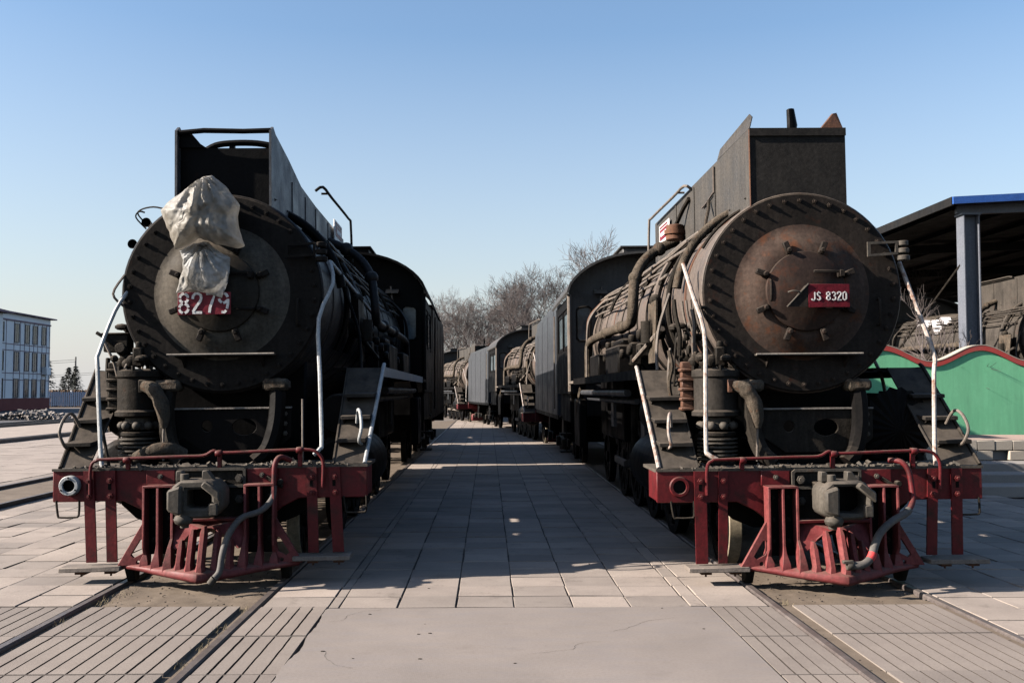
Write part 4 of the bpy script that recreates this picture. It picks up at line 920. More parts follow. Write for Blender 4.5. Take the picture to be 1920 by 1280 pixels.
    for z in (1.6, 1.5, 1.40): link('bolt', bolt_mesh('dusty'), fr, (.64, .499, z))
    MB().box2((-.75, 1.15, .9), (.75, 2.4, 2.2)).build('saddle', 'soot', root, bev=.03)
    for s in (-1, 1):
        ribbon_pipe('stay_bracket', [(s * .52, .55, 1.93), (s * .56, .5, 1.80), (s * .55, .45, 1.5), (s * .48, .4, 1.25), (s * .36, .35, 1.12)], [.085] * 17, 'black' if s > 0 else 'grime', root, 8)
        MB().box((s * .55, .52, 1.90), (.26, .22, .12)).jitter(.01, 8).build('bracket_cap', 'lag', root, bev=.03)
    # ---------------- air pump group on the viewer's left
    px, py = -.875, .62
    if full:
        pu = MB().lathe([(.0, 2.08), (.20, 2.08), (.245, 2.06), (.245, 2.0), (.225, 1.98), (.225, 1.66), (.25, 1.64), (.25, 1.60), (.2, 1.585), (.0, 1.58)], (px, py, 0), 'z', 28).build('air_pump', 'grime' if L else 'ladder', root)
        for k in range(8):
            a = R(45 * k); MB().cyl((px + .225 * math.cos(a), py + .225 * math.sin(a), 2.06), (px + .225 * math.cos(a), py + .225 * math.sin(a), 2.11), .02, n=6).build('bolt', 'grime', pu)
        b = MB(); q = random.Random(3)
        for k in range(14):
            b.ball((px + q.uniform(-.22, .2), py + q.uniform(-.22, .1), q.uniform(2.1, 2.2)), (q.uniform(.03, .08), .05, q.uniform(.03, .07)), 8, 5)
        b.build('pump_head', 'grime', pu)
        MB().box((px + .02, py - .12, 2.2), (.10, .09, .2)).cyl((px + .02, py - .12, 2.28), (px + .02, py - .12, 2.36), .035, n=8).build('governor', 'grime', pu, bev=.015)
        b = MB().lathe([(.14, 1.58), (.14, 1.46)], (px, py - .03, 0), 'z', 18)
        for k in range(9):
            a = R(40 * k); b.ball((px + .17 * math.cos(a), py - .03 + .17 * math.sin(a), 1.50), (.05, .05, .045), 8, 5)
        b.build('pump_middle', 'dusty', pu)
        m_ = MB().lathe([(.17, 1.44), (.19, 1.43), (.19, 1.40), (.165, 1.39), (.165, 1.14), (.19, 1.13), (.19, 1.10)], (px, py - .03, 0), 'z', 24)
        m_.build('pump_cylinder', 'grime', pu)
        for k in range(6): MB().lathe([(.165, 1.155 + .04 * k), (.205, 1.157 + .04 * k), (.205, 1.172 + .04 * k), (.165, 1.174 + .04 * k)], (px, py - .03, 0), 'z', 24).build('cooling_fin', 'dusty', pu)
        st = MB()
        for k in range(5): st.box((px - .285, py + .08, 1.67 + .1 * k), (.15, .15, .035)); st.box((px - .285, py + .08, 1.72 + .1 * k), (.115, .11, .07))
        st.build('valve_stack', 'rust' if not L else 'grime', root, bev=.01)
        ribbon_pipe('lagged_pipe', [(px + .12, py - .26, 1.90), (px + .22, py - .3, 1.87), (px + .30, py - .32, 1.76), (px + .34, py - .32, 1.60), (px + .34, py - .32, 1.48)], [.06, .06, .065, .07, .075, .08, .075, .07, .075, .08, .075, .07, .065, .06, .05, .04, .035], 'lag', root, 10)
        MB().box((px + .11, py - .25, 1.90), (.09, .04, .13)).build('flange', 'rust' if not L else 'grime', root, bev=.008)
        ribbon_pipe('drain_pipe', [(px + .34, py - .32, 1.48), (px + .335, py - .32, 1.38), (px + .33, py - .3, 1.15)], .012, 'pipe', root, 6)
        # upper left fittings seen against the sky on the left engine
        if L:
            MB().box((-1.12, .68, 2.35), (.25, .2, .18)).box((-1.12, .68, 2.45), (.29, .24, .02)).cyl((-1.05, .66, 2.25), (-1.05, .5, 2.30), .06, n=10).build('lubricator', 'grime', root, bev=.015)
            ribbon_pipe('lever', [(-1.1, .6, 2.30), (-1.24, .55, 2.42), (-1.3, .55, 2.46)], .02, 'grime', root, 6)
            ribbon_pipe('feed_pipe', [(-1.2, .5, 2.36), (-1.1, .48, 2.15), (-1.05, .48, 2.0), (-.98, .5, 2.12), (-.88, .55, 2.3), (-.84, .6, 2.5)], .014, 'pipe', root, 6)
            ribbon_pipe('feed_pipe', [(-1.0, .5, 3.05), (-1.1, .45, 2.85), (-1.0, .5, 2.72), (-.94, .52, 2.68)], .014, 'pipe', root, 6)
            ribbon_pipe('rod', [(-1.2, .3, 1.75), (-1.12, .22, 1.5), (-1.02, .15, 1.1)], .018, 'grime', root, 6)
            ribbon_pipe('lagged_pipe', [(px + .05, py - .25, 1.17), (px + .2, py - .3, 1.24), (px + .38, py - .3, 1.27), (px + .5, py - .2, 1.2)], .07, 'lag', root, 10)
        # tangled small pipes between the ladder and the pump
        q = random.Random(31)
        for k in range(9):
            x0 = q.uniform(-1.30, -1.0); z0 = q.uniform(2.2, 2.9) if not L else q.uniform(1.9, 2.25); pts = [(x0, .75 + q.uniform(0, .4), z0)]
            for j in range(3): pts.append((pts[-1][0] + q.uniform(-.05, .05), pts[-1][1] + q.uniform(-.07, .07), pts[-1][2] - q.uniform(.15, .3)))
            ribbon_pipe('feed_pipe', pts, q.choice((.012, .016, .024)), q.choice(('pipe', 'grime', 'lag')), root, 6)
        b = MB()
        for k in range(16):
            b.ball((q.uniform(-1.25, -.95), q.uniform(.8, 1.2), q.uniform(2.05, 2.6)), (q.uniform(.03, .08), q.uniform(.03, .09), q.uniform(.03, .08)), 7, 5)
        b.build('pipe_fittings', 'grime', root)
    # ---------------- cylinders, valve chests
    for s in (-1, 1):
        cy = MB().lathe([(.0, 1.0), (.30, 1.0), (.34, 1.03), (.36, 1.06), (.36, 2.5), (.3, 2.55), (.0, 2.56)], (s * 1.15, 0, 1.0), n=28).build('cylinder', 'soot', root)
        MB().lathe([(.0, .9), (.2, .9), (.22, .94), (.24, 2.6), (.0, 2.62)], (s * 1.13, 0, 1.58), n=24).build('valve_chest', 'soot', cy)
        for k in range(10): a = R(36 * k); link('bolt', bolt_mesh('black'), cy, (s * 1.15 + .27 * math.cos(a), 1.0, 1.0 + .27 * math.sin(a)))
        if s == 1 and not L and full:   # pleated tarpaulin over the chest
            t = MB(); vs = []; n = 40
            for i in range(n):
                a = 2 * math.pi * i / n; k = (i % 2) * .03
                vs.append((s * 1.08 + (.36 + k) * math.cos(a), .80 + k, 1.45 + (.40 + k) * math.sin(a)))
            vs.append((s * 1.08, .70, 1.42)); t.add(vs, [(i, (i + 1) % n, n) for i in range(n)])
            t.build('tarpaulin_cover', 'black', cy, smooth=False)
    # ---------------- wheels and motion
    for s in (-1, 1):
        wheel(root, s * .68, 1.15 + .0, .46, 0 if False else 10, 'soot', .13, 'tyre')
        for y in (3.5, 5.05, 6.6, 8.15): wheel(root, s * .76, y, .685, 14, 'soot', .14)
        wheel(root, s * .72, 10.9, .52, 10, 'soot', .13)
        MB().box2((s * .93, 3.5, .60), (s * .98, 8.15, .72)).build('coupling_rod', 'pipe' if not L else 'grime', root, bev=.01)
        MB().box2((s * 1.04, 2.6, .93), (s * 1.10, 5.0, 1.05)).build('guide_bar', 'grime', root, bev=.01)
        MB().bar((s * 1.0, 4.3, .95), (s * 1.0, 6.6, .66), .05, .12).build('main_rod', 'grime', root, bev=.01)
        ribbon_pipe('valve_link', [(s * 1.2, 4.1, 1.9), (s * 1.2, 4.15, 1.4), (s * 1.15, 4.5, 1.0)], .05, 'grime', root)
        MB().box2((s * 1.22, 2.9, 1.2), (s * 1.26, 3.2, 2.05)).box2((s * 1.22, 5.9, 1.3), (s * 1.27, 6.2, 2.05)).build('hanger', 'tender' if not L else 'grime', root)
        for y in (4.3, 5.8, 7.4): MB().box2((s * .68, y - .07, .2), (s * .82, y + .07, 1.0)).build('brake_hanger', 'grime', root, bev=.01)
        MB().box2((s * 1.35, 9.2, .8), (s * 1.5, 10.3, 1.7)).build('ash_pan_box', 'soot', root, bev=.02)
        ribbon_pipe('injector_pipe', [(s * 1.40, 9.4, 2.0), (s * 1.45, 9.6, 1.7), (s * 1.45, 9.9, 1.4), (s * 1.40, 10.6, 1.1)], .06, 'lag' if not L else 'soot', root)
        MB().cyl((s * 1.42, 3.2, 1.83), (s * 1.42, 9.3, 1.83), .05, n=10).cyl((s * 1.3, 3.2, 1.72), (s * 1.3, 9.3, 1.72), .04, n=8).build('reach_rod', 'tender' if not L else 'side_l', root)
        MB().box2((s * 1.3, 11.0, 1.2), (s * 1.52, 13.6, 1.8)).build('under_cab_tank', body, root, bev=.02)
        for z in (.45, .85, 1.25): MB().box2((s * 1.30, 13.3, z), (s * 1.56, 13.7, z + .04)).build('cab_step', 'grime', root)
        MB().box2((s * 1.42, 13.28, .45), (s * 1.44, 13.30, 2.0)).box2((s * 1.42, 13.70, .45), (s * 1.44, 13.72, 2.0)).build('step_hanger', 'grime', root)
    MB().box2((-.55, .53, .75), (.55, 13.6, 1.35)).build('main_frame', 'soot', root)
    MB().box2((-.95, 7.0, 1.0), (.95, 10.4, 2.3)).build('firebox_sides', 'soot', root, bev=.03)
    for s in (-1, 1):
        MB().prism([(s * .95, .80), (s * .95, .72), (s * .8, .58), (s * .6, .50), (s * .45, .50), (s * .45, .80)], 'y', .30, .34).build('truck_guard', 'black', root)
    build_cab(root, body, 'roof' if not L else 'soot')
    if L: MB().prism([(1.50, 3.86), (1.60, 3.80), (1.70, 3.55), (1.78, 3.50), (1.76, 3.53), (1.72, 3.60), (1.64, 3.82), (1.52, 3.90)], 'y', 14.2, 14.68).jitter(.02, 5).build('bent_roof_flap', body, root)
    # ---------------- pilot, coupler, struts, boards, hoses
    if full:
        build_pilot(root, 'red_pilot' if not L else 'red_pilot', True, 'grime')
        build_coupler(root, 'dusty', L)
        cp = MB().box2((-.31, -.028, .62), (.36, -.002, 1.075)).build('coupler_plate', 'grime', root, bev=.01)
        MB().holed([(-.31, .905), (.36, .905), (.36, 1.08), (.33, 1.095), (-.28, 1.095), (-.31, 1.07)], [[(-.285, .93), (.335, .93), (.335, 1.06), (.32, 1.07), (-.27, 1.07), (-.285, 1.055)]], 'y', -.055, -.029).build('plate_rim', 'dusty', cp)
        nut = MB().cyl((0, 0, 0), (0, -.035, 0), .042, n=6).cyl((0, -.035, 0), (0, -.06, 0), .024, n=8).mesh('nut', M['dusty'], smooth=False)
        for x in (-.225, .30):
            for z in (.995, .79): link('nut', nut, cp, (x, -.029, z), (0, .3 * x, 0))
        # plates that carry the fins, with bolt heads
        for x0, x1 in ((-.60, -.325), (.37, .66)):
            u = MB().box2((x0, -.03, .94), (x1, -.002, 1.085)).build('beam_plate', 'red', beam, bev=.005)
            link('bolt', bolt_mesh('dusty'), u, ((x0 + x1) / 2, -.031, 1.02))
        stx = ((-1.15, -1.04, .09), (-.95, -.99, .09)) if not L else ((-1.15, -1.165, .1), (-.95, -.95, .1))
        stx = [(-1.19, -1.185, .115), (-.965, -.985, .085)] if not L else [(-1.155, -1.12, .10), (-.95, -.925, .10)]
        stxR = [(1.07, 1.035, .10), (1.30, 1.285, .105)] if not L else [(.99, 1.01, .10), (1.21, 1.25, .11)]
        zb2 = .20
        for xt, xb, w in stx + stxR:
            zbot = .205 if xt < 0 else .26
            s_ = MB(); hw = w / 2
            s_.add([(xt - hw, -.03, 1.085), (xt + hw, -.03, 1.085), (xb + hw, -.03, zbot), (xb - hw, -.03, zbot), (xt - hw, -.008, 1.085), (xt + hw, -.008, 1.085), (xb + hw, -.008, zbot), (xb - hw, -.008, zbot)],
                   [(0, 1, 2, 3), (7, 6, 5, 4), (0, 4, 5, 1), (1, 5, 6, 2), (2, 6, 7, 3), (3, 7, 4, 0)])
            o = s_.build('step_strut', 'red', root)
            for z in (.99, .84): link('bolt', bolt_mesh('red'), o, (xt + (xb - xt) * (1.085 - z) / .85, -.031, z), scale=(1.15, 1.15, 1.15))
            if w > .09: MB().box2((xt - .015, -.0335, .90), (xt + .015, -.031, .96)).build('slot', 'soot', o)
        for (x0, x1, z, dx) in (((-1.34, -.76, .19, 0), (.96, 1.53, .235, 0)) if not L else ((-1.38, -.80, .19, 0), (.83, 1.38, .24, 0))):
            bd = MB().box2((x0, -.17, z - .045), (x1, .07, z)).jitter(.006, 4).build('step_board', 'wood', root, bev=.006)
            bd.rotation_euler = (0, rnd.gauss(0, .008), 0)
            for x in (x0 + .13, x1 - .17): MB().box2((x, -.1, z - .075), (x + .1, .0, z - .046)).cyl((x + .05, -.06, z - .1), (x + .05, -.06, z - .07), .01, n=6).build('board_clip', 'rust', bd)
        # buffer sockets
        if L:
            rg = MB().lathe([(.055, -.055), (.062, -.07), (.088, -.07), (.098, -.05), (.098, -.002)], (-1.33, 0, .945), n=28).build('socket_ring', 'white_l', beam)
            MB().lathe([(.056, -.06), (.054, -.004), (.0005, -.003)], (-1.33, 0, .945), n=24).build('socket_bore', 'soot', rg)
            for k in range(3): a = R(90 + 120 * k); MB().cyl((-1.33 + .078 * math.cos(a), -.069, .945 + .078 * math.sin(a)), (-1.33 + .078 * math.cos(a), -.08, .945 + .078 * math.sin(a)), .008, n=6).build('bolt', 'soot', rg)
        else:
            rg = MB().lathe([(.062, -.01), (.066, -.022), (.09, -.022), (.10, -.01), (.10, -.002)], (-1.385, 0, .935), n=28).build('socket_ring', 'red', beam)
            MB().lathe([(.064, -.014), (.062, -.003), (.0005, -.003)], (-1.385, 0, .935), n=24).build('socket_bore', 'soot', rg)
        # stirrups under the beam ends
        for x0, x1 in ((-1.47, -1.25), (1.30, 1.52)):
            ribbon_pipe('stirrup', [(x0, .0, .80), (x0 + .02, -.01, .66), (x0 + .05, -.015, .64), (x1 - .04, -.015, .64), (x1, -.01, .66), (x1, 0, .80)], .011, 'grime', root, 6, 2)
        # uncoupling lever
        zr = 1.185; zq = 1.255
        xl, xr = -1.10, (1.02 if not L else 1.0)
        ribbon_pipe('uncoupling_lever', [(xl - .03, -.05, .86), (xl - .025, -.05, 1.12), (xl + .03, -.05, zr), (xl + .12, -.05, zr + .01), (-.3, -.05, zr + .025), (-.05, -.05, zr + .03), (.05, -.05, zr + .075), (.15, -.05, zr + .055), (.7, -.05, zr + .07), (xr - .02, -.05, zq), (xr + .08, -.05, 1.20), (xr + .11, -.05, 1.1), (xr + .10, -.05, .89)], .0165, 'red', root, 8, 4)
        for x, z in ((-.78, zr), (.10, zr + .05), (.88, zq)):
            k = MB().box2((x - .02, -.03, 1.09), (x + .02, .01, z + .03)).cyl((x - .03, -.05, z), (x + .03, -.05, z), .032, n=10).build('lever_bracket', 'red', root, bev=.005)
        # brake hose
        if L:
            hp = [(.79, .0, 1.15), (.70, -.06, 1.19), (.655, -.11, 1.12), (.65, -.14, .92), (.635, -.18, .79), (.55, -.28, .70), (.40, -.40, .65), (.31, -.50, .52), (.27, -.57, .36), (.25, -.60, .20), (.21, -.63, .14)]
        else:
            hp = [(.66, .02, 1.165), (.745, -.06, 1.155), (.80, -.10, 1.07), (.815, -.13, .90), (.80, -.17, .79), (.70, -.27, .70), (.50, -.40, .63), (.36, -.48, .54), (.28, -.55, .44), (.225, -.60, .34), (.14, -.63, .285), (.05, -.63, .275)]
        path = smooth_path(hp, 5); cut = 15 if L else 24
        MB().tube(path[:cut + 1], .027, 10).build('brake_pipe', 'red', root)
        hz = MB().tube(path[cut:], .036 if not L else .030, 10).build('brake_hose', 'hose', root)
        if not L:
            MB().tube(path[43:47], .038, 10).build('hose_band', 'hose_band', hz)
            MB().cyl(path[-1] + Vector((-.0, 0, 0)), path[-1] + Vector((-.06, 0, .0)), .042, n=10).box((path[-1].x - .05, path[-1].y - .01, path[-1].z + .035), (.10, .05, .03)).build('hose_coupling', 'dusty', hz, bev=.006)
        else:
            MB().cyl(path[-1], path[-1] + Vector((-.04, 0, -.05)), .034, n=10).build('hose_coupling', 'dusty', hz)
        # tap on the beam
        MB().bar((.56, -.04, 1.0), (.72, -.07, .90), .03, .03).cyl((.70, -.05, .95), (.70, -.12, .95), .03, n=8).build('tap', 'grime', root, bev=.006)
    else:
        MB().box2((-.8, -.3, .1), (.8, .0, .5)).build('pilot', 'red_pilot', root, bev=.05)
    return root

def build_tender(label, loc, rot, kind, group=None):
    """local y runs back from the front of the tender"""
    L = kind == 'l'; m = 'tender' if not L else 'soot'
    root = thing('tender', label, 'tender', loc, rot, group)
    W = 1.5; Ln = 8.9
    for s in (-1, 1):
        sd = MB().prism([(0, 1.25), (0, 4.0), (.12, 4.05), (Ln - 1.2, 4.0), (Ln - .6, 3.75), (Ln, 3.7), (Ln, 1.25)], 'x', s * W, s * (W - .03)).build('tender_side', m, root)
        for y in (1.1, 3.2, 5.4, 7.4): MB().box2((s * (W + .0005), y - .03, 1.3), (s * (W + .008), y + .03, 3.9 if y < 7 else 3.6)).build('panel_seam', m, sd)
        MB().tube([(s * (W + .05), .25, 1.4), (s * (W + .05), .25, 3.7)], .02, 6).build('grab_rail', 'pipe' if not L else m, sd)
        MB().box2((s * (W - .02), .0, 1.14), (s * (W - .16), Ln, 1.248)).build('underframe', 'soot', root)
    MB().box2((-W + .031, .0, 1.25), (W - .031, .04, 4.0)).build('tender_front', m, root)
    MB().box2((-W + .031, Ln - .04, 1.25), (W - .031, Ln, 3.7)).build('tender_back', m, root)
    MB().box2((-W + .032, .04, 1.22), (W - .032, Ln - .04, 3.6)).build('water_tank', m, root)
    c = MB(); vs = []; nx, ny = 14, 30
    for j in range(ny + 1):
        for i in range(nx + 1):
            x = -W + .05 + (2 * W - .1) * i / nx; y = .06 + (Ln - 1.9) * j / ny
            vs.append((x, y, 3.62 + .22 * (1 - (x / W) ** 2) + .12 * mnoise.noise(Vector((x * 5, y * 5, 2)))))
    c.add(vs, [(j * (nx + 1) + i, j * (nx + 1) + i + 1, (j + 1) * (nx + 1) + i + 1, (j + 1) * (nx + 1) + i) for j in range(ny) for i in range(nx)])
    c.build('coal_load', 'coal', root, smooth=False)
    for y0 in (.85, 5.55):
        bg_ = MB()
        for s in (-1, 1):
            bg_.box2((s * 1.12, y0 - .35, .42), (s * 1.2, y0 + 2.4, .62)).box2((s * 1.1, y0 + .75, .62), (s * 1.2, y0 + 1.3, 1.1))
        bg_.box2((-1.1, y0 + .8, .5), (1.1, y0 + 1.25, 1.2)).build('bogie', 'soot', root, bev=.02)
        for y in (y0 + .2, y0 + 1.85):
            for s in (-1, 1):
                wheel(root, s * .74, y, .46, 10, 'soot', .13)
                MB().box2((s * 1.2, y - .14, .36), (s * 1.3, y + .14, .62)).build('axle_box', 'grime', root, bev=.02)
    MB().box2((-W, Ln, .85), (W, Ln + .14, 1.2)).build('buffer_beam', 'red' if not L else 'soot', root, bev=.01)
    MB().box((0, Ln + .35, .9), (.3, .45, .3)).build('coupler', 'grime', root, bev=.03)
    return root

RX, RY, LX, LY = 3.235, 9.60, -2.70, 9.85
loco_r = build_loco('steam_locomotive', 'rusty brown steam locomotive with bare smokebox and plate reading JS 8320', (RX, RY, 0), (0, -.010, 0), 'r')
loco_l = build_loco('steam_locomotive', 'soot black steam locomotive with plastic bags over its lamps and plate 8279', (LX, LY, 0), (0, -.014, .012), 'l')
G = 'tenders behind the locomotives'
build_tender('long blue grey tender coupled behind the rusty locomotive with plate JS 8320', (RX - .02, RY + 15.1, 0), (0, 0, .014), 'r', G)
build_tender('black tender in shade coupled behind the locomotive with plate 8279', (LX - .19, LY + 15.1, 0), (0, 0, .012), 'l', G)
far = build_loco('steam_locomotive', 'dusty steam locomotive next in line behind the tender of the rusty one', (2.82, 29.8 + 4.6, 0), (0, 0, .085), 'r', full=False)
far['group'] = 'steam locomotives further back along the tracks'
def far_loco(label, loc, rz):
    o = copy_tree(far); o.location = loc; o.rotation_euler = (0, 0, rz); o['label'] = label; return o
far2 = far_loco('distant steam locomotive at the far end of the lane, lit from the left', (-.2, 59.2, 0), .19)
far_l = far_loco('steam locomotive hidden in line behind the black tender on the left', (-3.45, 35.2, 0), .10)
ft = build_tender('blue grey tender with a shadow line coupled behind the second locomotive in the right row', (1.5, 34.4 + 15.1, 0), (0, 0, .13), 'r', G)
o = copy_tree(ft); o.location = (-3.1, 74.0, 0); o.rotation_euler = (0, 0, .2); o['label'] = 'distant tender behind the farthest locomotive in the lane'
sl_ = far_loco('dark rusty steam locomotive standing under the blue edged shed behind the green wall', (14.6, 22.9, .35), 0.0)

# ---------------- plastic bags over the lamps of the left locomotive (they hang on it: things of their own)
def place_on(loco, p):
    return Matrix.LocRotScale(loco.location, loco.rotation_euler, None) @ Vector(p)
def bag(name, mat, label, outline, neck, depth, seed, y_at, disc=None):
    """a plastic sheet gathered at a neck: a swollen, creased front and a flatter back that meet in a ragged hem"""
    q = random.Random(seed); per = []; n = 120; NR = 22
    L_ = [(Vector(outline[i]), Vector(outline[(i + 1) % len(outline)])) for i in range(len(outline))]
    tot = sum((b_ - a_).length for a_, b_ in L_)
    for k in range(n):
        d = tot * k / n
        for a_, b_ in L_:
            l = (b_ - a_).length
            if d <= l:
                p = a_.lerp(b_, d / l); nn = Vector((b_.y - a_.y, a_.x - b_.x)).normalized()
                per.append(p + nn * (.012 * mnoise.noise(Vector((p.x * 14, p.y * 14, seed))) )); break
            d -= l
    c = sum(per, Vector((0, 0))) / n; vs = []
    def yy(p, rho, side):
        v = p - Vector(neck); ph = math.atan2(v.x, -v.y); dist = v.length
        f = (.5 + .5 * math.sin(ph * 15 + 2.2 * mnoise.noise(Vector((p.x * 3, p.y * 3, seed))))) ** 3 * .075 * math.exp(-dist * 2.4) + .016 * math.sin(ph * 31 + seed) * math.exp(-dist * 3)
        w = .04 * mnoise.noise(Vector((p.x * 4, p.y * 4, seed + 3))) + -.05 * abs(mnoise.noise(Vector((p.x * 5, p.y * 4, seed + 5)))) + .016 * mnoise.noise(Vector((p.x * 22, p.y * 22, seed)))
        y = -depth * max(0, 1 - rho ** 2.4) ** .62
        if disc:
            r = (p - Vector(disc[:2])).length; k = max(0, 1 - max(0, r - disc[2] * .8) / (disc[2] * .3)); y = y * .55 - disc[3] * min(1, k) + .016 * math.exp(-((r - disc[2] * 1.02) / .014) ** 2)
        edge = min(1, (1 - rho) * 6)
        return (y - (f + w) * edge) if side < 0 else depth * .35 * max(0, 1 - rho ** 2) ** .6
    for side in (-1, 1):
        for j in range(1, NR + (1 if side < 0 else 0)):
            rho = j / NR
            for p in per:
                r_ = c.lerp(p, rho ** .85); vs.append((r_.x, y_at + yy(r_, rho, side), r_.y))
    o = NR * n; fs = []
    for j in range(NR - 1):
        for k in range(n): fs.append((j * n + k, j * n + (k + 1) % n, (j + 1) * n + (k + 1) % n, (j + 1) * n + k))
    for j in range(NR - 2):
        for k in range(n): fs.append((o + j * n + k, o + (j + 1) * n + k, o + (j + 1) * n + (k + 1) % n, o + j * n + (k + 1) % n))
    for k in range(n): fs.append((o + (NR - 2) * n + k, (NR - 1) * n + k, (NR - 1) * n + (k + 1) % n, o + (NR - 2) * n + (k + 1) % n))
    fs.append(tuple(range(n))[::-1]); fs.append(tuple(o + k for k in range(n)))
    cz_ = c.y; vs = [(x - c.x, y, z - cz_) for x, y, z in vs]
    ob = MB().add(vs, fs).build(name, mat)
    ob.location = place_on(loco_l, (c.x, 0, cz_)); ob.rotation_euler = loco_l.rotation_euler
    ob.data.set_sharp_from_angle(angle=R(80))
    ring = [(neck[0] - c.x + .05 * math.cos(a), y_at - depth * .25 + .06 * math.sin(a), neck[1] - .035 - cz_ + .008 * math.sin(3 * a)) for a in (2 * math.pi * k / 16 for k in range(17))]
    MB().tube(ring, .006, 6).build('drawstring', 'wood', ob)
    return tag(ob, label, 'plastic bag', 'plastic bags over the lamps')
bag('plastic_bag', 'bag', 'large cream plastic bag gathered over the headlamp above the smokebox front',
    [(-.02, 4.01), (-.09, 4.0), (-.16, 3.94), (-.27, 3.87), (-.40, 3.77), (-.53, 3.66), (-.49, 3.53), (-.44, 3.42), (-.385, 3.26), (-.27, 3.29), (-.14, 3.37), (-.04, 3.33), (.10, 3.29), (.22, 3.27), (.31, 3.285), (.27, 3.40), (.245, 3.5), (.235, 3.58), (.255, 3.70), (.19, 3.80), (.12, 3.89), (.05, 3.96)], (-.05, 3.99), .26, 2.3, .16)
bag('plastic_bag', 'bag2', 'small clear grey plastic bag over the lower lamp just above the red plate 8279',
    [(-.10, 3.34), (-.20, 3.31), (-.34, 3.25), (-.30, 3.15), (-.31, 3.05), (-.34, 2.93), (-.375, 2.815), (-.29, 2.83), (-.21, 2.86), (-.11, 2.83), (-.02, 2.80), (.08, 2.77), (.125, 2.86), (.16, 3.02), (.17, 3.165), (.10, 3.21), (.02, 3.26), (-.05, 3.33)], (-.10, 3.33), .07, 6.1, .14, (-.07, 3.03, .215, .075))
# the lamps inside
lamp = MB().lathe([(.0, .0), (.22, .0), (.24, .05), (.24, .2), (.1, .34)], (-.05, .20, 3.63), n=24).build('headlamp', 'soot', loco_l)
MB().lathe([(.0, .0), (.17, .0), (.19, .04), (.15, .18)], (-.07, .165, 3.03), n=24).build('lower_lamp', 'front_l', loco_l)

# ================================================================ RIGHT: shed, wall, platform and steps
shed = thing('open_shed', 'open sided shed with blue roof edge and grey steel columns at the right', 'shed', (11.5, 24.5, 0))
zr0 = 6.58
rf = MB()
nx = 40
for i in range(nx):   # corrugated roof sheet rising gently to the right
    pass
prof = []
xsr = [k * .12 for k in range(0, 150)]
rv = []
for y in (-.35, 40):
    for k, x in enumerate(xsr): rv.append((x, y, zr0 + .055 * x + (.03 if k % 2 else 0)))
nn = len(xsr)
rf.add(rv, [(k, k + 1, nn + k + 1, nn + k) for k in range(nn - 1)])
rf.build('roof_sheet', 'blue', shed, smooth=False)
MB().add([(-.0, -.3, zr0 - .03), (17.8, -.3, zr0 + .95), (17.8, 40, zr0 + .95), (0, 40, zr0 - .03)], [(0, 1, 2, 3)]).build('roof_lining', 'shed_dark', shed, smooth=False)
fa = MB(); fa.add([(-.05, -.42, zr0 + .04), (17.8, -.42, zr0 + 1.03), (17.8, -.42, zr0 + .84), (-.05, -.42, zr0 - .14), (-.05, -.36, zr0 + .04), (17.8, -.36, zr0 + 1.03), (17.8, -.36, zr0 + .84), (-.05, -.36, zr0 - .14)],
                 [(0, 1, 2, 3), (7, 6, 5, 4), (0, 4, 5, 1), (3, 2, 6, 7), (0, 3, 7, 4), (1, 5, 6, 2)])
fa.build('fascia', 'blue', shed)
MB().box2((-.06, -.34, zr0 - .16), (-.01, 40, zr0 + .05)).build('verge', 'shed_dark', shed)
for y in (.1, 8, 16, 24, 32):
    c = MB(); x = .55
    c.box2((x - .2, y - .2, .5), (x - .175, y + .2, zr0 - .35)).box2((x + .175, y - .2, .5), (x + .2, y + .2, zr0 - .35)).box2((x - .175, y - .012, .5), (x + .175, y + .012, zr0 - .35))
    cb_ = c.build('column', 'steel_blue', shed)
    MB().box2((x - .24, y - .22, zr0 - .349), (x + .24, y + .22, zr0 - .30)).build('column_cap', 'steel_blue', cb_)
    MB().prism([(x + .21, zr0 - .30), (17.8, zr0 + .45), (17.8, zr0 + .78), (x - .3, zr0 - .06), (x - .3, zr0 - .29)], 'y', y - .06, y + .06).build('roof_beam', 'steel_blue' if y < 1 else 'shed_dark', shed)
for k in range(9): MB().box2((.1, .4, 0), (.2, 39, .12)).build('purlin', 'shed_dark', shed, loc=(.2 + 1.8 * k, 0, zr0 - .16 + .055 * (1.8 * k)))
MB().tube([(.36, .15, 5.0), (.1, 3.0, 3.2), (-.3, 6.5, 1.2)], .03, 6).build('stay_rod', 'grime', shed)
MB().box2((.0, 39.5, 0), (17.8, 39.6, 6.6)).build('back_wall', 'shed_dark', shed)
MB().box2((17.7, -.2, 0), (17.8, 39.4, 6.9)).build('side_wall', 'shed_dark', shed)

# wavy green wall with red cap
wall = thing('green_wall', 'green painted wall with a wavy red capped top on the platform', 'wall', (0, 22.3, 0))
zp = .86
def wz(x): return 2.60 + .185 * math.cos(2 * math.pi * (x - 11.15) / 2.27)
xsw = [6.2 + .07 * i for i in range(int((17.6 - 6.2) / .07) + 1)]
wm = MB().prism([(x, wz(x)) for x in xsw] + [(xsw[-1], zp - .05), (xsw[0], zp - .05)], 'y', 0, .24)
wm.build('wall_face', 'green', wall, smooth=False)
cpm = MB()
top = [(x, wz(x) + .085) for x in xsw]; bot = [(x, wz(x) - .03) for x in xsw]
for i in range(len(xsw) - 1):
    a, b_ = top[i], top[i + 1]; c_, d_ = bot[i + 1], bot[i]
    cpm.add([(a[0], -.03, a[1]), (b_[0], -.03, b_[1]), (c_[0], -.03, c_[1]), (d_[0], -.03, d_[1]), (a[0], .27, a[1]), (b_[0], .27, b_[1])], [(0, 3, 2, 1), (0, 1, 5, 4)])
cpm.build('wall_cap', 'capred', wall, fixn=False)
hl = MB()  # pale strip that paints a highlight along the top of the red cap
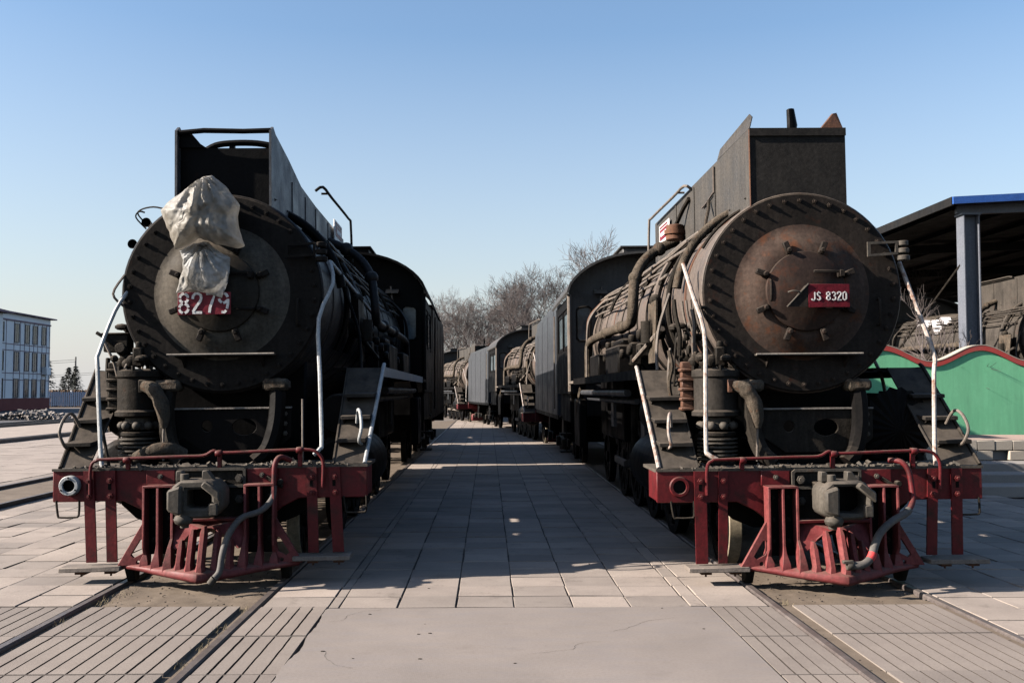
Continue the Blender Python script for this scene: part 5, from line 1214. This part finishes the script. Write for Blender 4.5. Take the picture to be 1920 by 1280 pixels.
for i in range(len(xsw) - 1):
    a, b_ = top[i], top[i + 1]
    hl.add([(a[0], -.035, a[1] + .004), (b_[0], -.035, b_[1] + .004), (b_[0], .28, b_[1] + .004), (a[0], .28, a[1] + .004), (a[0], -.035, a[1] + .022), (b_[0], -.035, b_[1] + .022), (b_[0], .28, b_[1] + .022), (a[0], .28, a[1] + .022)],
           [(0, 1, 5, 4), (4, 5, 6, 7), (3, 7, 6, 2)])
hl.build('cap_highlight', 'stone', wall)

plat = thing('platform', 'raised pink paved platform with pale stone edge below the green wall', 'platform', (0, 19.8, 0))
MB().box2((6.0, .22, 0), (18, 8, zp)).build('platform_top', 'pinkpave', plat)
q = random.Random(8)
for row, (z0, h, off) in enumerate(((.46, .19, .0), (.655, .2, .17))):
    x = 6.0 - off
    while x < 13.5:
        w = .36 if row else .34
        if not (row == 0 and q.random() < .22):
            b = MB().box((0, 0, 0), (w - .012, .20, h - .008)).jitter(.004, 5).build('stone_block', 'stone', plat, bev=.008, loc=(x + w / 2, .10 - .05 * (1 - row) + q.uniform(-.012, .012), z0 + h / 2))
        x += w
MB().box2((6.0, .12, .46), (18, .219, .85)).build('platform_core', 'step', plat)
steps = thing('concrete_steps', 'flight of low grey concrete steps in shade right of the rusty locomotive', 'steps', (0, 17.6, 0))
for k in range(3): MB().box2((6.2, .72 * k, -.05), (18, 2.19, .152 * (k + 1))).build('step', 'step', steps, bev=.012) if False else MB().box2((6.2, .72 * k, -.05), (18, .72 * (k + 1) - .003, .152 * (k + 1))).build('step', 'step', steps, bev=.012)

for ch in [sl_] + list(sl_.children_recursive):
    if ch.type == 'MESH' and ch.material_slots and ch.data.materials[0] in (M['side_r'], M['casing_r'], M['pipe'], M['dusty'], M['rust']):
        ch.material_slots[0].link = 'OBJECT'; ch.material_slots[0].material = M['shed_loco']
# white rag and small red plate on the shed locomotive
rg = MB(); vs = []; nx, nz = 40, 14
for j in range(nz + 1):
    for i in range(nx + 1):
        u = i / nx; v = j / nz
        ln = .16 + (.48 if .22 < u < .55 else .0) * max(0, 1 - abs(u - .37) * 5) + .05 * math.sin(u * 21)
        vs.append((.06 * math.sin(u * 23 + v * 2) + .03 * math.sin(u * 51), 2.2 * u, -v * max(.10, ln) + .03 * math.sin(u * 9) + .04 * u))
rg.add(vs, [(j * (nx + 1) + i, j * (nx + 1) + i + 1, (j + 1) * (nx + 1) + i + 1, (j + 1) * (nx + 1) + i) for j in range(nz) for i in range(nx)])
spx = MB().box2((-.56, 5.3, 3.95), (-.53, 6.0, 4.28)).build('side_plate', 'white', sl_, bev=.015)
MB().box2((-.57, 5.38, 4.02), (-.561, 5.92, 4.21)).build('plate_panel', 'plate_red', spx)
rag = rg.build('white_rag', 'cloth'); rag.location = (13.70, 29.2, 4.02); tag(rag, 'crumpled white rag hung on the locomotive in the shed', 'rag')

# ================================================================ LEFT: building, pole, fence, reeds, conifers, rubble
bl = thing('office_building', 'white three storey building with red plinth and narrow windows at the far left', 'building', (-46, 86, 0))
H = 9.25; D = 19.8
MB().box2((-14, 0, 1.15), (0, D, H)).build('wall', 'bwall', bl)
MB().box2((-14, -.05, 0), (.06, D + .05, 1.15)).build('plinth', 'bred', bl)
rfm = MB(); rfm.prism([(-.8, H + .30), (D + .7, H + .16), (D + .7, H + .04), (-.8, H + .18)], 'x', -14.5, .4); rfm.build('roof', 'bline', bl)
MB().prism([(0, H), (D, H), (D, H + .05), (0, H + .17)], 'x', -14, -.01).build('gable_panel', 'bwall', bl)
for z in (8.62, 6.35, 5.75, 3.55, 2.9): MB().box2((.0, 0, z), (.035 if z < 8 else .1, D, z + (.07 if z < 8 else .14))).build('wall_band', 'bline', bl)
for y in (11.8, 13.1, 14.0, 15.1, 16.0, 16.9, 17.9, 18.9, 19.6, 10.2, 8.4, 6): MB().box2((.0, y - .035, 1.2), (.03, y + .035, 8.74)).build('wall_strip', 'bline', bl)
fm = MB().holed([(-.5, -.95), (.5, -.95), (.5, .95), (-.5, .95)], [[(-.42, -.87), (.42, -.87), (.42, .87), (-.42, .87)]], 'x', -.02, .05).mesh('window_frame', M['steel_blue'])
pn = MB().box2((-.01, -.43, -.88), (.01, .43, .88)).box2((.012, -.03, -.86), (.03, .03, .86)).mesh('window', M['glass'])
for y in (12.3, 14.5, 16.2, 18.2, 9.2, 6.8):
    for z in (7.5, 4.75, 2.12):
        w = link('window', pn, bl, (.04, y, z)); link('frame', fm, w, (.0, 0, 0))
MB().box2((.0, 17.9, 3.5), (.55, 18.9, 4.3)).build('air_conditioner', 'bwall', bl, bev=.03)
wing = thing('building_wing', 'nearer low wing of the white building cut by the left edge', 'building', (-44.4, 84, 0))
MB().box2((-14, 0, 1.15), (0, 8.2, 9.0)).build('wall', 'bwall', wing); MB().box2((-14, -.05, 0), (.05, 8.25, 1.15)).build('plinth', 'bred', wing)
MB().prism([(-.5, 9.5), (9.0, 9.15), (9.0, 9.0), (-.5, 9.02)], 'x', -14.2, .6).build('roof', 'bline', wing)
for y in (6.9, 4.6, 2.4):
    for z in (7.4, 4.7, 2.1): w = link('window', pn, wing, (.04, y, z)); link('frame', fm, w)

pole = thing('utility_pole', 'thin utility pole with wires beyond the white building', 'pole', (-57.3, 140, 0))
MB().tube([(0, 0, 0), (0, 0, 6.6)], [.16, .11], 8).build('pole', 'wood_pole', pole)
for zc, ze in ((6.2, 5.6), (5.9, 4.0)):
    MB().tube([(0, 0, zc), (-6, -2, zc - .5), (-16, -6, ze)], .025, 5).build('wire', 'wood_pole', pole)
pole2 = copy_tree(pole); pole2.location = (-66, 170, -1.2); pole2['label'] = 'faint farther utility pole right of the thin pole'
fen = thing('slat_fence', 'low blue slat fence along the dry reeds at the left', 'fence', (-62, 118, 0))
slat = MB().box2((-.09, -.02, .1), (.09, .02, 1.75)).mesh('slat', M['fence']); 
for i in range(95): link('slat', slat, fen, (.24 * i, 0, rnd.uniform(-.03, .03)))
for z in (.4, 1.45): MB().box2((-.2, .03, z), (23, .07, z + .08)).build('rail', 'fence', fen)
for i in range(6): MB().box2((4.4 * i - .08, .075, 0), (4.4 * i + .08, .22, 1.95)).build('post', 'bwall', fen)
rm = MB(); q = random.Random(14)
for i in range(9000):
    x = q.uniform(-68, -36); y = q.uniform(119.5, 126); h = q.uniform(1.3, 2.05); a = q.gauss(0, .12)
    rm.add([(x - .05, y, 0), (x + .05, y, 0), (x + a + .035, y + q.gauss(0, .1), h), (x + a - .01, y, h)], [(0, 1, 2, 3)])
tag(stuff(rm.build('reeds', 'reed', smooth=False, fixn=False)), 'band of dry brown reeds behind the blue fence', 'reeds')
def conifer(seed, h, r):
    q = random.Random(seed); b = MB()
    for i in range(520):
        t = q.random() ** .8; a = q.uniform(0, 6.28); rr = r * (1 - t) * (.35 + .75 * q.random()) + .05; z = h * (.08 + .92 * t)
        p = Vector((rr * math.cos(a), rr * math.sin(a), z)); d = Vector((math.cos(a), math.sin(a), -.35)); s_ = Vector((-math.sin(a), math.cos(a), .2)); l = q.uniform(.25, .6); w = q.uniform(.1, .22)
        b.add([p - s_ * w, p + s_ * w, p + d * l], [(0, 1, 2)])
    return b.mesh('crown', M['conifer'], smooth=False, fixn=False)
cm_ = [conifer(k, 6.0, 1.7) for k in range(3)]
tk = MB().tube([(0, 0, 0), (0, 0, 5.4)], [.14, .02], 6).mesh('trunk', M['bark'])
for i, (x, s, lb) in enumerate(((-61.4, 1.0, 'tallest dark conifer, close beside the white building'), (-60.3, .62, 'short dark conifer second from the white building'), (-59.3, .70, 'dark conifer third from the white building, left of the utility pole'),
                                (-58.3, .82, 'pointed dark conifer just left of the utility pole'), (-57.0, .84, 'pointed dark conifer just right of the utility pole'), (-55.8, .66, 'dark conifer last in the row before the black locomotive'))):
    t = thing('conifer_tree', lb, 'tree', (x, 142 + rnd.uniform(-3, 3), 0), (0, 0, i), 'conifers beyond the reeds')
    for nm, me in (('crown', cm_[i % 3]), ('trunk', tk)): link(nm, me, t, scale=(s, s, s * 1.05))
rb = MB(); q = random.Random(6)
for i in range(330):
    u = q.gauss(0, 1); x = -29.6 + u * 1.35; y = 66 + q.gauss(0, .9); hz_ = .6 * math.exp(-(u ** 2) / 1.6)
    r = q.uniform(.04, .14); b0 = len(rb.v); rb.box((x, y, q.uniform(0, max(.08, hz_))), (r * 2, r * q.uniform(1, 2), r * q.uniform(.8, 1.6)), Matrix.Rotation(q.uniform(0, 3), 3, Vector((q.random(), q.random(), q.random())).normalized()))
tag(stuff(rb.build('rubble', 'rubble', smooth=False)), 'heap of pale broken rubble by the far track', 'rubble')

# ================================================================ BARE TREES
def bare_tree(seed, h, spread, depth=6):
    q = random.Random(seed); tr = MB(); cr = MB()
    def grow(p, d, L, r, lev):
        n = 3; pts = [p]; dd = d.copy()
        for i in range(n):
            dd = (dd + Vector((q.gauss(0, .16), q.gauss(0, .16), q.gauss(.03, .1)))).normalized(); pts.append(pts[-1] + dd * L / n)
        rs = [r * (1 - .38 * i / n) for i in range(n + 1)]
        (tr if lev < 2 else cr).tube(pts, rs, 7 if lev < 2 else (4 if lev < 4 else 3), caps=False)
        if lev >= depth: return
        k = q.choice((2, 3, 3)) if lev < 3 else q.choice((2, 3, 4))
        for j in range(k):
            t = .45 + .55 * (j + 1) / k; i0 = min(n - 1, int(t * n)); f = t * n - i0
            st = pts[i0].lerp(pts[min(n, i0 + 1)], min(1, f))
            ax = dd.orthogonal().normalized(); ax.rotate(Matrix.Rotation(q.uniform(0, 6.28), 3, dd))
            nd = dd.copy(); nd.rotate(Matrix.Rotation(q.uniform(.3, .85) * spread, 3, ax)); nd.z += .10; nd.normalize()
            grow(st, nd, L * q.uniform(.62, .86), max(.008, r * q.uniform(.45, .62)), lev + 1)
    grow(Vector((0, 0, 0)), Vector((0, 0, 1)), h * .28, h * .022, 0)
    return tr.mesh('trunk', M['bark'], fixn=False), cr.mesh('crown', M['bark'], smooth=False, fixn=False)
TM = [bare_tree(s, h, sp, d) for s, h, sp, d in ((3, 10, 1.1, 7), (8, 10, 1.15, 8), (15, 10, 1.0, 7), (22, 10, 1.0, 7), (31, 10, .9, 5))]
tree_spots = [  # x, y, scale, mesh, turn, label
 (1.2, 88, 1.35, 0, 0.3, 'broad bare tree rising above the second tender in the lane'),
 (-2.0, 92, 1.15, 1, 1.2, 'bare tree just left of the broad one, above the farthest locomotive'),
 (-4.4, 94, .95, 2, 2.2, 'low bare tree nearest the black cab at the left of the lane'),
 (3.8, 95, 1.35, 1, 3.9, 'bare tree right of the broad one above the long tender'),
 (7.0, 74, 1.45, 2, 0.9, 'tall bare tree over the roof of the rusty locomotive cab'),
 (10.0, 66, 1.38, 0, 4.4, 'bare tree behind the vent on the rusty locomotive cab roof'),
 (9.6, 92, 1.6, 3, 2.4, 'bare tree seen through gaps over the cab roof, farther back'),
 (15.6, 42, .93, 3, 1.0, 'thin bare tree behind the right shoulder of the rusty smokebox'),
 (36.5, 70, 1.45, 3, 2.0, 'faint bare tree above the blue shed roof'),
 (10.25, 24.2, .5, 4, 5.0, 'small twiggy bare tree in front of the dark shed'),
 (-.2, 80, 1.05, 3, 2.9, 'slender bare tree in front of the broad one over the second tender'),
 (2.9, 84, 1.25, 2, 4.6, 'bare tree with upright twigs just right of the broad one'),
 (5.6, 88, 1.3, 0, 5.5, 'spreading bare tree just left of the rusty locomotive cab'),
 (-3.4, 86, .95, 0, 3.7, 'low spreading bare tree over the farthest locomotive'),
 (-6.8, 99, 1.0, 1, 0.5, 'low bare tree half hidden by the black cab roof'),
 (.8, 76, .9, 1, 1.9, 'bare tree with drooping twigs low over the second cab roof'),
 (3.6, 72, .95, 1, 3.0, 'bare tree low behind the long tender front'),
 (12, 100, 1.0, 2, 5.4, 'bare tree far behind the rusty locomotive boiler'),
]
for x, y, s, k, rz, lb in tree_spots:
    t = thing('bare_tree', lb, 'tree', (x, y, 0), (0, 0, rz), 'bare winter trees')
    link('trunk', TM[k][0], t, scale=(s, s, s)); link('crown', TM[k][1], t, scale=(s, s, s))
